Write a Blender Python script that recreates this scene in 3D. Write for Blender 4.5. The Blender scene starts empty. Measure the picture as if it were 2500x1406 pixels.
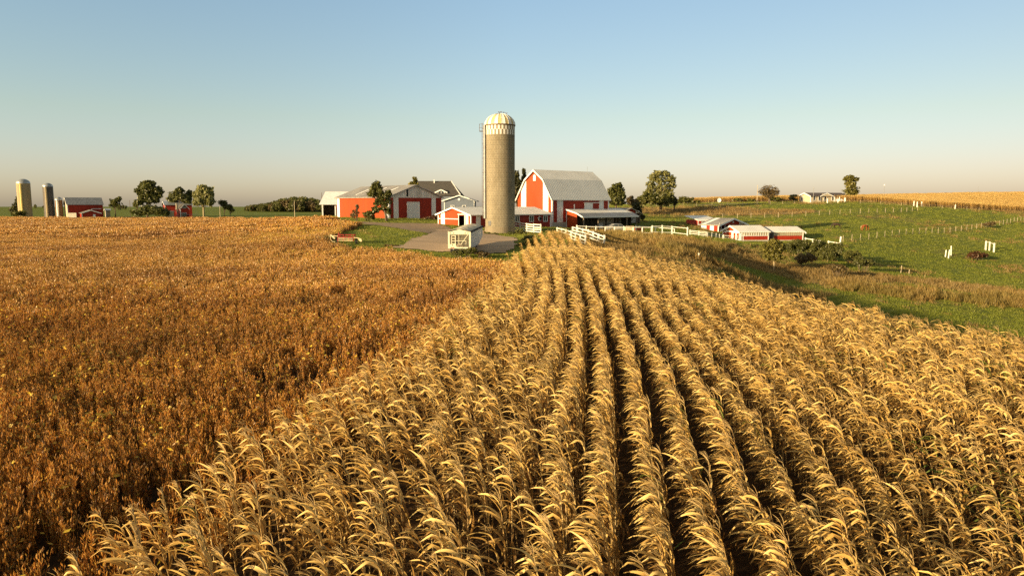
import bpy, bmesh, math, random
import numpy as np
from mathutils import Vector, Matrix

# ------------------------------------------------------------------ camera, sky, sun, exposure
scene = bpy.context.scene
COL = scene.collection
RNG = np.random.default_rng(7)
random.seed(7)

F = 1740.0                      # focal length in photo pixels (photo 2500 x 1406)
CX, CY = 1250.0, 703.0
TH = math.atan((703 - 500) / F)  # downward pitch
CT, ST = math.cos(TH), math.sin(TH)
CAM_Z = 7.0

cam_d = bpy.data.cameras.new('camera')
cam = bpy.data.objects.new('camera', cam_d)
COL.objects.link(cam)
cam.location = (0, 0, CAM_Z)
cam.rotation_euler = (math.pi / 2 - TH, 0, 0)
cam_d.sensor_width = 36.0
cam_d.lens = 36.0 * F / 2500.0
cam_d.clip_start = 0.2
cam_d.clip_end = 20000
scene.camera = cam

SUN_AZ = math.atan2(-0.809, -0.588)      # clockwise from +Y
SUN_EL = math.radians(10.3)
world = bpy.data.worlds.new('World')
scene.world = world
world.use_nodes = True
wn = world.node_tree
for n in list(wn.nodes):
    wn.nodes.remove(n)
w_out = wn.nodes.new('ShaderNodeOutputWorld')
w_bg = wn.nodes.new('ShaderNodeBackground')
w_sky = wn.nodes.new('ShaderNodeTexSky')
w_sky.sky_type = 'NISHITA'
w_sky.sun_disc = False
w_sky.sun_elevation = SUN_EL
w_sky.sun_rotation = SUN_AZ
w_sky.altitude = 300
w_sky.air_density = 1.0
w_sky.dust_density = 0.9
w_sky.ozone_density = 1.6
w_bg.inputs['Strength'].default_value = 0.104
w_tc = wn.nodes.new('ShaderNodeTexCoord'); w_sp = wn.nodes.new('ShaderNodeSeparateXYZ')
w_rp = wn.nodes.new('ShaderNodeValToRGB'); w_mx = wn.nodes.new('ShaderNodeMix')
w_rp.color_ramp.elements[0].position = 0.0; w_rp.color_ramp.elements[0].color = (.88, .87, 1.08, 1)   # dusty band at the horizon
w_rp.color_ramp.elements[1].position = 0.6; w_rp.color_ramp.elements[1].color = (2.3, 1.50, .80, 1)  # overhead sky brightened and warmed beyond the sky model, as added fill
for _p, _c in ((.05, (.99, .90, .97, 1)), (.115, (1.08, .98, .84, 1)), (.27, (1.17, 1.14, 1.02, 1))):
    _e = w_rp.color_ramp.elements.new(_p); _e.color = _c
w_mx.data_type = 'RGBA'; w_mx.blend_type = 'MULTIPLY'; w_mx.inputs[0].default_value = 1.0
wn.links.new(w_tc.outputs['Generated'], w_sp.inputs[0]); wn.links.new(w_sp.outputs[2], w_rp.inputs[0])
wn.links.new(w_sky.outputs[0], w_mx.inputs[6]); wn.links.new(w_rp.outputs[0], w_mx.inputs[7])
w_r2 = wn.nodes.new('ShaderNodeValToRGB'); w_m2 = wn.nodes.new('ShaderNodeMix'); w_ad = wn.nodes.new('ShaderNodeMath')
w_ad.operation = 'MULTIPLY_ADD'; w_ad.inputs[1].default_value = .5; w_ad.inputs[2].default_value = .5
w_r2.color_ramp.elements[0].position = .2; w_r2.color_ramp.elements[0].color = (.98, .97, 1.0, 1)   # the side nearer the sun is hazier than the model's
w_r2.color_ramp.elements[1].position = .8; w_r2.color_ramp.elements[1].color = (.78, .72, .74, 1)
_e = w_r2.color_ramp.elements.new(.5); _e.color = (.98, .95, 1.0, 1)
w_m2.data_type = 'RGBA'; w_m2.blend_type = 'MULTIPLY'; w_m2.inputs[0].default_value = 1.0
wn.links.new(w_sp.outputs[0], w_ad.inputs[0]); wn.links.new(w_ad.outputs[0], w_r2.inputs[0])
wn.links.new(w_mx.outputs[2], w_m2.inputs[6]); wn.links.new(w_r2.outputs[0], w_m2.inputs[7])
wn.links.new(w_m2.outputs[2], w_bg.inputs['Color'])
wn.links.new(w_bg.outputs[0], w_out.inputs['Surface'])

sun_d = bpy.data.lights.new('sun', 'SUN')
sun = bpy.data.objects.new('sun', sun_d)
COL.objects.link(sun)
sun_d.energy = 5.0
sun_d.angle = math.radians(0.5)
sun_d.color = (1.0, 0.77, 0.44)
sun_dir = Vector((math.sin(SUN_AZ) * math.cos(SUN_EL), math.cos(SUN_AZ) * math.cos(SUN_EL), math.sin(SUN_EL)))
sun.rotation_euler = (-sun_dir).to_track_quat('-Z', 'Y').to_euler()
sun.location = (-60, -40, 60)

vs = scene.view_settings
scene.display_settings.display_device = 'sRGB'
vs.view_transform = 'Standard'
vs.look = 'None'
vs.exposure = 1.0
vs.gamma = 1.0
scene.cycles.max_bounces = 6
scene.cycles.transparent_max_bounces = 4
scene.cycles.use_denoising = False

# ------------------------------------------------------------------ picture -> place
def P(px, py, Y):
    """the point at depth Y (metres north of the camera) seen at photo pixel (px, py)"""
    u, v = (px - CX) / F, (CY - py) / F
    d = (u, CT + v * ST, -ST + v * CT)
    s = Y / d[1]
    return Vector((d[0] * s, Y, CAM_Z + d[2] * s))

TC = [  # ground seen in the photo: px, py, depth
    (1120, 622, 83), (1000, 606, 88), (1200, 578, 110), (1040, 572, 105), (1221, 567, 122), (1110, 553, 127),
    (1344, 556, 139), (1250, 612, 88), (952, 534, 150), (1078, 535, 160), (830, 530, 168), (900, 562, 115),
    (845, 601, 88), (1050, 556, 125), (1075, 524, 195), (800, 529, 185), (1350, 560, 143), (1480, 553, 157),
    (1560, 547, 160), (1475, 573, 122), (1600, 573, 125), (1680, 574, 130), (1500, 603, 86), (1560, 592, 95),
    (1650, 603, 100), (1706, 632, 85), (1700, 578, 150), (1810, 588, 150), (1965, 586, 155), (1850, 656, 100),
    (1950, 645, 108), (2050, 692, 95), (2100, 632, 125), (1900, 722, 82), (2400, 778, 78), (2300, 700, 100),
    (2100, 742, 81), (2200, 652, 122), (2320, 626, 140), (2415, 612, 150), (2055, 592, 148), (2500, 642, 138),
    (2110, 552, 178), (1960, 567, 166), (2250, 562, 182), (2500, 538, 220), (1700, 535, 205), (1900, 533, 205),
    (2100, 521, 215), (2300, 536, 212), (1600, 503, 250), (1700, 500.5, 255), (1850, 497, 258), (2000, 495, 268),
    (2070, 492, 265), (2250, 505, 250), (2330, 510, 250), (2500, 518, 260), (2500, 485, 330), (2250, 488, 330),
    (2070, 490, 300), (1700, 496, 290), (1850, 493, 290), (2700, 520, 270), (2900, 485, 330), (2800, 700, 120),
    (2800, 560, 220), (1580, 501, 300), (1360, 574, 112), (1429, 598, 86), (1398, 572, 114), (1475, 600, 88),
]
# far edge of the bean field (canopy at py), crest then a drop behind it
for px, py, Y in ((-700, 531, 250), (-300, 531, 250), (0, 531, 250), (200, 531.5, 250), (400, 532, 250), (600, 530, 240), (720, 528, 225), (800, 529, 205)):
    p = P(px, py, Y)
    TC.append((px, 703 - (703 - py), Y, p.z - 0.85))
TW = [  # ground in metres: x, y, z
    (0, -60, 0), (-60, -40, 0), (60, -40, -1.5), (0, 0, 0), (-8, 8, 0), (8, 8, 0), (0, 20, 0), (14, 14, 0), (-15, 20, 0),
    (10, 30, .1), (0, 33, .15), (20, 27, -.2), (17, 38, -.2), (3, 50, .75), (12, 55, .55), (8, 66, .9), (4, 82, 1.05),
    (8, 80, 1.1), (-30, 30, 0), (-20, 42, .15), (-60, 60, .4), (-10, 60, .7), (-40, 100, 1.0), (-90, 120, 1.2),
    (-120, 180, 1.5), (-20, 80, .95), (-60, 170, 2.2), (-45, 130, 2.0), (-30, 105, 1.8), (27, 18, -.3), (40, 20, -2.5), (26, 44, -2.0), (22, 60, -1.0), (60, 40, -7),
    (100, 60, -7), (-300, 300, 0), (-200, 350, .7), (-235, 350, .75), (-170, 350, .7), (-150, 400, .9), (-120, 330, .6), (-90, 260, 1.6),
    (-300, 600, 1.0), (-150, 600, 0.5), (-450, 900, 2.6), (-200, 900, 1.0), (-150, 720, -.3), (-100, 700, -.2), (0, 400, 4), (50, 300, 7),
    (0, 260, 5.5), (30, 220, 5.2), (120, 480, 9), (250, 480, 13), (330, 480, 14), (0, 900, -4), (400, 900, 4), (-1200, 1500, -2), (0, 1800, -12), (1000, 1500, -6),
    (-2500, 3500, -22), (0, 3500, -25), (2500, 3500, -22), (-300, 50, 0), (-300, 150, 1), (300, 40, -3), (300, 200, 0),
    (-700, 300, 0), (-700, 900, 3), (700, 400, 8), (-1500, 500, 0), (1500, 500, 0), (-1000, -60, 0), (1000, -60, 0),
]
_cp = []
for t in TC:
    p = P(t[0], t[1], t[2])
    _cp.append((p.x, p.y, t[3] if len(t) > 3 else p.z))
_cp = np.array(_cp + TW, float)
_C2 = 7.0 ** 2
def _kern(x, y):
    d2 = (x[:, None] - _cp[None, :, 0]) ** 2 + (y[:, None] - _cp[None, :, 1]) ** 2
    return np.sqrt(d2 + _C2)
_A = _kern(_cp[:, 0], _cp[:, 1]) + np.eye(len(_cp)) * -0.05
_n = len(_cp)
_M = np.zeros((_n + 1, _n + 1)); _M[:_n, :_n] = _A; _M[:_n, _n] = 1; _M[_n, :_n] = 1
_W = np.linalg.solve(_M, np.append(_cp[:, 2], 0))
def Zs(x, y):
    x = np.atleast_1d(np.asarray(x, float)).ravel(); y = np.atleast_1d(np.asarray(y, float)).ravel()
    out = np.empty(len(x))
    for i in range(0, len(x), 20000):
        out[i:i + 20000] = _kern(x[i:i + 20000], y[i:i + 20000]) @ _W[:_n] + _W[_n]
    return out
def Z(x, y):
    return float(Zs([x], [y])[0])
def G(px, Y, dz=0.0):
    """the ground point at depth Y in photo column px"""
    u = (px - CX) / F
    x = u * Y
    for _ in range(4):
        z = Z(x, Y)
        x = u * (Y * CT - (z - CAM_Z) * ST)
    return Vector((x, Y, Z(x, Y) + dz))
def proj(x, y, z):
    """photo pixel of world points (arrays)"""
    x, y, z = (np.asarray(a, float) for a in (x, y, z))
    fw = y * CT - (z - CAM_Z) * ST
    up = y * ST + (z - CAM_Z) * CT
    fw = np.maximum(fw, 0.01)
    return CX + F * x / fw, CY - F * up / fw

# ------------------------------------------------------------------ mesh helpers
class MB:
    """collects boxes, bars and tubes, then links them as ONE mesh object"""
    def __init__(s):
        s.v, s.f, s.m = [], [], []
    def add(s, vs_, fs, m=0):
        b = len(s.v)
        s.v += [tuple(p) for p in vs_]
        s.f += [tuple(i + b for i in f) for f in fs]
        s.m += [m] * len(fs)
        return s
    def box(s, x0, x1, y0, y1, z0, z1, m=0):
        vs_ = [(x, y, z) for z in (z0, z1) for y in (y0, y1) for x in (x0, x1)]
        return s.add(vs_, [(0, 2, 3, 1), (4, 5, 7, 6), (0, 1, 5, 4), (2, 6, 7, 3), (0, 4, 6, 2), (1, 3, 7, 5)], m)
    def bar(s, a, b, w, h=None, m=0):
        """a rectangular bar from a to b, w wide and h high"""
        a, b = Vector(a), Vector(b); h = h or w
        d = (b - a).normalized()
        up = Vector((0, 0, 1)) if abs(d.z) < .95 else Vector((0, 1, 0))
        r = d.cross(up).normalized(); u = r.cross(d)
        vs_ = [p + r * (i * w / 2) + u * (j * h / 2) for p in (a, b) for i, j in ((-1, -1), (1, -1), (1, 1), (-1, 1))]
        return s.add(vs_, [(3, 2, 1, 0), (4, 5, 6, 7), (0, 1, 5, 4), (1, 2, 6, 5), (2, 3, 7, 6), (3, 0, 4, 7)], m)
    def tube(s, pts, rs, n=6, m=0, cap=True):
        pts = [Vector(p) for p in pts]
        if not hasattr(rs, '__len__'): rs = [rs] * len(pts)
        rings = []
        for i, p in enumerate(pts):
            d = (pts[min(i + 1, len(pts) - 1)] - pts[max(i - 1, 0)]).normalized()
            up = Vector((0, 0, 1)) if abs(d.z) < .9 else Vector((1, 0, 0))
            r = d.cross(up).normalized(); u = r.cross(d)
            rings.append([p + (r * math.cos(k * 2 * math.pi / n) + u * math.sin(k * 2 * math.pi / n)) * rs[i] for k in range(n)])
        vs_ = [q for r in rings for q in r]
        fs = [(i * n + k, i * n + (k + 1) % n, (i + 1) * n + (k + 1) % n, (i + 1) * n + k) for i in range(len(pts) - 1) for k in range(n)]
        if cap:
            fs += [tuple(range(n - 1, -1, -1)), tuple((len(pts) - 1) * n + k for k in range(n))]
        return s.add(vs_, fs, m)
    def cyl(s, c, axis, r, h, n=20, m=0):
        c = Vector(c); a = Vector(axis).normalized() * h / 2
        return s.tube([c - a, c + a], [r, r], n, m)
    def prism(s, poly, ext, m=0):
        """closed polygon (3-D points) extruded by the vector ext"""
        n = len(poly); e = Vector(ext)
        vs_ = [Vector(p) for p in poly] + [Vector(p) + e for p in poly]
        fs = [tuple(range(n - 1, -1, -1)), tuple(range(n, 2 * n))] + [(i, (i + 1) % n, n + (i + 1) % n, n + i) for i in range(n)]
        return s.add(vs_, fs, m)
    def mesh(s, name, mats, smooth=False):
        me = bpy.data.meshes.new(name)
        me.from_pydata(s.v, [], s.f)
        for mt in (mats if isinstance(mats, (list, tuple)) else [mats]):
            me.materials.append(mt)
        me.polygons.foreach_set('material_index', s.m)
        bm = bmesh.new(); bm.from_mesh(me)
        bmesh.ops.recalc_face_normals(bm, faces=bm.faces)
        bm.to_mesh(me); bm.free()
        if smooth:
            me.polygons.foreach_set('use_smooth', [True] * len(me.polygons))
        return me
    def build(s, name, mats, parent=None, smooth=False, loc=None):
        o = bpy.data.objects.new(name, s.mesh(name, mats, smooth))
        COL.objects.link(o)
        if parent is not None: o.parent = parent
        if loc is not None: o.location = loc
        return o

def tag(o, label=None, cat=None, group=None, kind=None):
    if label: o['label'] = label
    if cat: o['category'] = cat
    if group: o['group'] = group
    if kind: o['kind'] = kind
    return o
def empty(name, loc, rz=0.0, label=None, cat=None, group=None):
    o = bpy.data.objects.new(name, None)
    COL.objects.link(o)
    o.location = loc; o.rotation_euler = (0, 0, rz)
    o.empty_display_size = 0.3
    return tag(o, label, cat, group)
def fast_mesh(name, V, Q, mats, attr=None, smooth=False):
    """mesh from numpy quads/tris; attr: dict name -> float per vertex"""
    me = bpy.data.meshes.new(name)
    V = np.asarray(V, np.float32); Q = np.asarray(Q, np.int32)
    k = Q.shape[1]
    me.vertices.add(len(V)); me.vertices.foreach_set('co', V.ravel())
    me.loops.add(Q.size); me.loops.foreach_set('vertex_index', Q.ravel())
    me.polygons.add(len(Q))
    me.polygons.foreach_set('loop_start', np.arange(0, Q.size, k, dtype=np.int32))
    me.polygons.foreach_set('loop_total', np.full(len(Q), k, np.int32))
    me.polygons.foreach_set('use_smooth', np.full(len(Q), smooth))
    for mt in (mats if isinstance(mats, (list, tuple)) else [mats]):
        me.materials.append(mt)
    for nm, a in (attr or {}).items():
        at = me.attributes.new(nm, 'FLOAT', 'POINT'); at.data.foreach_set('value', np.asarray(a, np.float32))
    me.update(calc_edges=True)
    return me

# ------------------------------------------------------------------ material helpers
def new_mat(name):
    m = bpy.data.materials.new(name); m.use_nodes = True
    nt = m.node_tree
    for n in list(nt.nodes): nt.nodes.remove(n)
    out = nt.nodes.new('ShaderNodeOutputMaterial')
    return m, nt, out
def N(nt, t, **kw):
    n = nt.nodes.new(t)
    for k, v in kw.items():
        if k in n.inputs.keys(): n.inputs[k].default_value = v
        else: setattr(n, k, v)
    return n
def L(nt, a, b): nt.links.new(a, b)
def rgba(c): return (c[0], c[1], c[2], 1.0)
def ramp(nt, stops):
    r = nt.nodes.new('ShaderNodeValToRGB')
    e = r.color_ramp.elements
    e[0].position, e[0].color = stops[0][0], rgba(stops[0][1])
    e[1].position, e[1].color = stops[-1][0], rgba(stops[-1][1])
    for p, c in stops[1:-1]:
        x = e.new(p); x.color = rgba(c)
    return r
def mathn(nt, op, a, b=None):
    n = nt.nodes.new('ShaderNodeMath'); n.operation = op
    for i, q in enumerate((a, b)):
        if q is None: continue
        if isinstance(q, (int, float)): n.inputs[i].default_value = q
        else: nt.links.new(q, n.inputs[i])
    return n.outputs[0]
def mixc(nt, fac, a, b, blend='MIX'):
    n = nt.nodes.new('ShaderNodeMix'); n.data_type = 'RGBA'; n.blend_type = blend
    for i, q in ((0, fac), (6, a), (7, b)):
        if isinstance(q, (int, float)): n.inputs[i].default_value = q
        elif isinstance(q, tuple): n.inputs[i].default_value = rgba(q)
        else: nt.links.new(q, n.inputs[i])
    return n.outputs[2]

def paint(name, c, rough=.6, var=.12, scale=1.5, rib=None, pitch=.3, ribh=.02, metal=0.0, spec=.2, dirt=None, streak=False, stretch=None):
    """solid paint or sheet metal with worn, uneven colour; rib: 'x', 'y' or 'xy' direction in which the ribs repeat"""
    m, nt, out = new_mat(name)
    b = N(nt, 'ShaderNodeBsdfPrincipled', Roughness=rough, Metallic=metal)
    b.inputs['Specular IOR Level'].default_value = spec
    tc = N(nt, 'ShaderNodeTexCoord')
    mp = N(nt, 'ShaderNodeMapping')
    mp.inputs['Scale'].default_value = stretch or ((1, 1, .25) if streak else (1, 1, 1))
    L(nt, tc.outputs['Object'], mp.inputs['Vector'])
    n1 = N(nt, 'ShaderNodeTexNoise', Scale=scale, Detail=6.0, Roughness=.65)
    L(nt, mp.outputs[0], n1.inputs['Vector'])
    d = tuple(q * (1 - 2.2 * var) for q in c); h = tuple(min(1, q * (1 + 1.2 * var)) for q in c)
    r = ramp(nt, [(.3, d), (.5, c), (.72, h)])
    L(nt, n1.outputs['Fac'], r.inputs[0])
    colo = r.outputs[0]
    if dirt:
        n2 = N(nt, 'ShaderNodeTexNoise', Scale=scale * .45, Detail=8.0, Roughness=.7)
        L(nt, mp.outputs[0], n2.inputs['Vector'])
        rr = ramp(nt, [(.52, (0, 0, 0)), (.75, (.8, .8, .8))])
        L(nt, n2.outputs['Fac'], rr.inputs[0])
        colo = mixc(nt, rr.outputs[0], colo, dirt)
    if rib:
        sx = N(nt, 'ShaderNodeSeparateXYZ'); L(nt, tc.outputs['Object'], sx.inputs[0])
        q = {'x': sx.outputs[0], 'y': sx.outputs[1]}.get(rib)
        if q is None: q = mathn(nt, 'ADD', sx.outputs[0], sx.outputs[1])
        t = mathn(nt, 'PINGPONG', mathn(nt, 'MULTIPLY', q, 1.0 / pitch), .5)
        rp = ramp(nt, [(.30, (0, 0, 0)), (.44, (1, 1, 1))])
        L(nt, t, rp.inputs[0])
        bp = N(nt, 'ShaderNodeBump', Strength=.8, Distance=ribh)
        L(nt, rp.outputs[0], bp.inputs['Height'])
        L(nt, bp.outputs[0], b.inputs['Normal'])
    L(nt, colo, b.inputs['Base Color'])
    L(nt, b.outputs[0], out.inputs[0])
    return m

def leaf_mat(name, stops, trans=.35, patch=None, patch_scale=.08, gloss=.06, patch_amt=.5, rnd=.35, band=None):
    """thin plant matter: colour from a per-leaf value 'v', a per-copy random and broad patches over the ground"""
    m, nt, out = new_mat(name)
    at = N(nt, 'ShaderNodeAttribute'); at.attribute_name = 'v'
    oi = N(nt, 'ShaderNodeObjectInfo')
    v = mathn(nt, 'ADD', at.outputs['Fac'], mathn(nt, 'MULTIPLY', mathn(nt, 'SUBTRACT', oi.outputs['Random'], .5), rnd))
    r = ramp(nt, stops); L(nt, v, r.inputs[0])
    c = r.outputs[0]
    if patch:
        g = N(nt, 'ShaderNodeNewGeometry')
        n1 = N(nt, 'ShaderNodeTexNoise', Scale=patch_scale, Detail=4.0, Roughness=.6)
        L(nt, g.outputs['Position'], n1.inputs['Vector'])
        rr = ramp(nt, [(.42, (0, 0, 0)), (.62, (1, 1, 1))]); L(nt, n1.outputs['Fac'], rr.inputs[0])
        c = mixc(nt, mathn(nt, 'MULTIPLY', rr.outputs[0], patch_amt), c, patch)
    if band:        # strips that ripened differently across the field
        mp = N(nt, 'ShaderNodeMapping'); mp.inputs['Scale'].default_value = (.25, 1, 1); L(nt, g.outputs['Position'], mp.inputs[0])
        n3 = N(nt, 'ShaderNodeTexNoise', Scale=.11, Detail=5.0, Roughness=.6); L(nt, mp.outputs[0], n3.inputs['Vector'])
        r3 = ramp(nt, [(.47, (0, 0, 0)), (.62, (1, 1, 1))]); L(nt, n3.outputs['Fac'], r3.inputs[0])
        c = mixc(nt, mathn(nt, 'MULTIPLY', r3.outputs[0], .75), c, band, 'MULTIPLY')
    d = N(nt, 'ShaderNodeBsdfDiffuse'); t = N(nt, 'ShaderNodeBsdfTranslucent'); gl = N(nt, 'ShaderNodeBsdfGlossy', Roughness=.45)
    L(nt, c, d.inputs[0]); L(nt, c, t.inputs[0]); gl.inputs[0].default_value = (1, .95, .85, 1)
    m1 = N(nt, 'ShaderNodeMixShader'); m1.inputs[0].default_value = trans
    L(nt, d.outputs[0], m1.inputs[1]); L(nt, t.outputs[0], m1.inputs[2])
    m2 = N(nt, 'ShaderNodeMixShader'); m2.inputs[0].default_value = gloss
    L(nt, m1.outputs[0], m2.inputs[1]); L(nt, gl.outputs[0], m2.inputs[2])
    L(nt, m2.outputs[0], out.inputs[0])
    return m

def scatter(name, pts, rot, scl, idx, sources):
    """one object that spreads copies of the source meshes over the points (geometry nodes)"""
    me = bpy.data.meshes.new(name)
    n = len(pts)
    me.vertices.add(n); me.vertices.foreach_set('co', np.asarray(pts, np.float32).ravel())
    a = me.attributes.new('rot', 'FLOAT_VECTOR', 'POINT'); a.data.foreach_set('vector', np.asarray(rot, np.float32).ravel())
    a = me.attributes.new('scl', 'FLOAT', 'POINT'); a.data.foreach_set('value', np.asarray(scl, np.float32))
    a = me.attributes.new('idx', 'INT', 'POINT'); a.data.foreach_set('value', np.asarray(idx, np.int32))
    o = bpy.data.objects.new(name, me); COL.objects.link(o)
    ng = bpy.data.node_groups.new(name, 'GeometryNodeTree')
    ng.interface.new_socket('Geometry', in_out='INPUT', socket_type='NodeSocketGeometry')
    ng.interface.new_socket('Geometry', in_out='OUTPUT', socket_type='NodeSocketGeometry')
    gi = ng.nodes.new('NodeGroupInput'); go = ng.nodes.new('NodeGroupOutput')
    g2i = ng.nodes.new('GeometryNodeGeometryToInstance')
    for s in reversed(sources):      # a multi-input socket hands its links over last first
        so = bpy.data.objects.new(s.name + '_source', s)
        inf = ng.nodes.new('GeometryNodeObjectInfo'); inf.inputs['Object'].default_value = so
        inf.transform_space = 'ORIGINAL'
        ng.links.new(inf.outputs['Geometry'], g2i.inputs[0])
    iop = ng.nodes.new('GeometryNodeInstanceOnPoints')
    ng.links.new(gi.outputs[0], iop.inputs['Points'])
    ng.links.new(g2i.outputs[0], iop.inputs['Instance'])
    iop.inputs['Pick Instance'].default_value = True
    def na(nm, t):
        q = ng.nodes.new('GeometryNodeInputNamedAttribute'); q.data_type = t; q.inputs['Name'].default_value = nm
        return q.outputs['Attribute']
    ng.links.new(na('idx', 'INT'), iop.inputs['Instance Index'])
    e2r = ng.nodes.new('FunctionNodeEulerToRotation')
    ng.links.new(na('rot', 'FLOAT_VECTOR'), e2r.inputs[0])
    ng.links.new(e2r.outputs[0], iop.inputs['Rotation'])
    ng.links.new(na('scl', 'FLOAT'), iop.inputs['Scale'])
    ng.links.new(iop.outputs[0], go.inputs[0])
    md = o.modifiers.new('scatter', 'NODES'); md.node_group = ng
    return o

def vnoise(x, y, s, seed=0):
    """smooth value noise in 0..1 over the ground"""
    x = np.asarray(x) / s + seed * 17.3; y = np.asarray(y) / s - seed * 9.1
    xi, yi = np.floor(x), np.floor(y); fx, fy = x - xi, y - yi
    fx = fx * fx * (3 - 2 * fx); fy = fy * fy * (3 - 2 * fy)
    def h(a, b):
        q = np.sin(a * 127.1 + b * 311.7 + seed * 74.7) * 43758.5453
        return q - np.floor(q)
    return (h(xi, yi) * (1 - fx) + h(xi + 1, yi) * fx) * (1 - fy) + (h(xi, yi + 1) * (1 - fx) + h(xi + 1, yi + 1) * fx) * fy

def in_poly(x, y, poly):
    x, y = np.asarray(x), np.asarray(y)
    ins = np.zeros(len(x), bool); n = len(poly)
    for i in range(n):
        x0, y0 = poly[i]; x1, y1 = poly[(i + 1) % n]
        if y0 == y1: continue
        c = ((y0 > y) != (y1 > y)) & (x < (x1 - x0) * (y - y0) / (y1 - y0) + x0)
        ins ^= c
    return ins

# ------------------------------------------------------------------ where the fields lie
def GP(px, py, dz=0.0, y0=6.0, y1=420.0):
    """the first ground point (raised by dz) that the photo pixel looks at"""
    ys = np.geomspace(y0, y1, 400)
    u, v = (px - CX) / F, (CY - py) / F
    dx, dy, dzv = u, CT + v * ST, -ST + v * CT
    xs = dx * ys / dy; zs = CAM_Z + dzv * ys / dy
    hit = np.nonzero(zs <= Zs(xs, ys) + dz)[0]
    i = hit[0] if len(hit) else len(ys) - 1
    if len(hit) and i > 0:
        a, b = ys[i - 1], ys[i]
        for _ in range(25):
            c = (a + b) / 2
            if CAM_Z + dzv * c / dy <= Z(dx * c / dy, c) + dz: b = c
            else: a = c
        Y = b
    else:
        Y = ys[i]
    x = dx * Y / dy
    return Vector((x, Y, Z(x, Y)))
def gpoly(px_list, dz=0.0):
    return [tuple(GP(a, b, dz)[:2]) for a, b in px_list]

_ry = np.arange(-12.0, 100.0, .5)
_rx = np.interp(_ry, [-12, 9.4, 13.6, 22.3, 27, 35, 48, 64, 84, 100], [-1.1, 2.76, 3.5, 4.6, 5.1, 6.0, 6.75, 6.6, 6.4, 6.3])
_k = np.exp(-(np.arange(-24, 25) * .5 / 4.5) ** 2); _rx = np.convolve(np.pad(_rx, 24, mode='reflect', reflect_type='odd'), _k / _k.sum(), 'valid')
_rx -= np.interp(9.0, _ry, _rx)
def row_curve(y):
    """how far the corn rows, drilled along the contour, have swung east at depth y"""
    return np.interp(np.asarray(y, float), _ry, _rx)
XL_Y = [-8, 5, 11, 17, 28, 50, 70, 86]; XL_X = [-7.0, -7.0, -6.7, -6.0, -3.7, -.8, 1.4, 2.9]
XR_Y = [-8, 0, 15, 25, 30, 37, 56, 68, 80, 87]; XR_X = [46, 40, 32, 25, 21.8, 18.2, 14.6, 10.6, 8.6, 6.5]
def corn_left(y): return np.interp(y, XL_Y, XL_X)
def corn_right(y): return np.interp(y, XR_Y, XR_X)

bean_edge = gpoly([(1268, 648), (1180, 640), (1100, 634), (1000, 619), (950, 609), (850, 605), (798, 594), (780, 580), (830, 562), (872, 546), (838, 540), (806, 534)], .7)
bean_poly = [(-6.2, 3), (-5.9, 11), (-5.3, 17), (-3.1, 28), (-.5, 50)] + bean_edge + [(-70, 205), (-95, 225), (-135, 243), (-175, 250), (-320, 250), (-320, 3)]
yard_poly = gpoly([(958, 605), (1000, 588), (1042, 572), (1064, 561), (1180, 557), (1190, 569), (1262, 581), (1268, 597), (1240, 618), (1110, 618)])
lane_poly = gpoly([(836, 541), (930, 544), (1066, 546), (1110, 557), (1046, 570), (1010, 566), (950, 555), (880, 547)])

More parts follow.
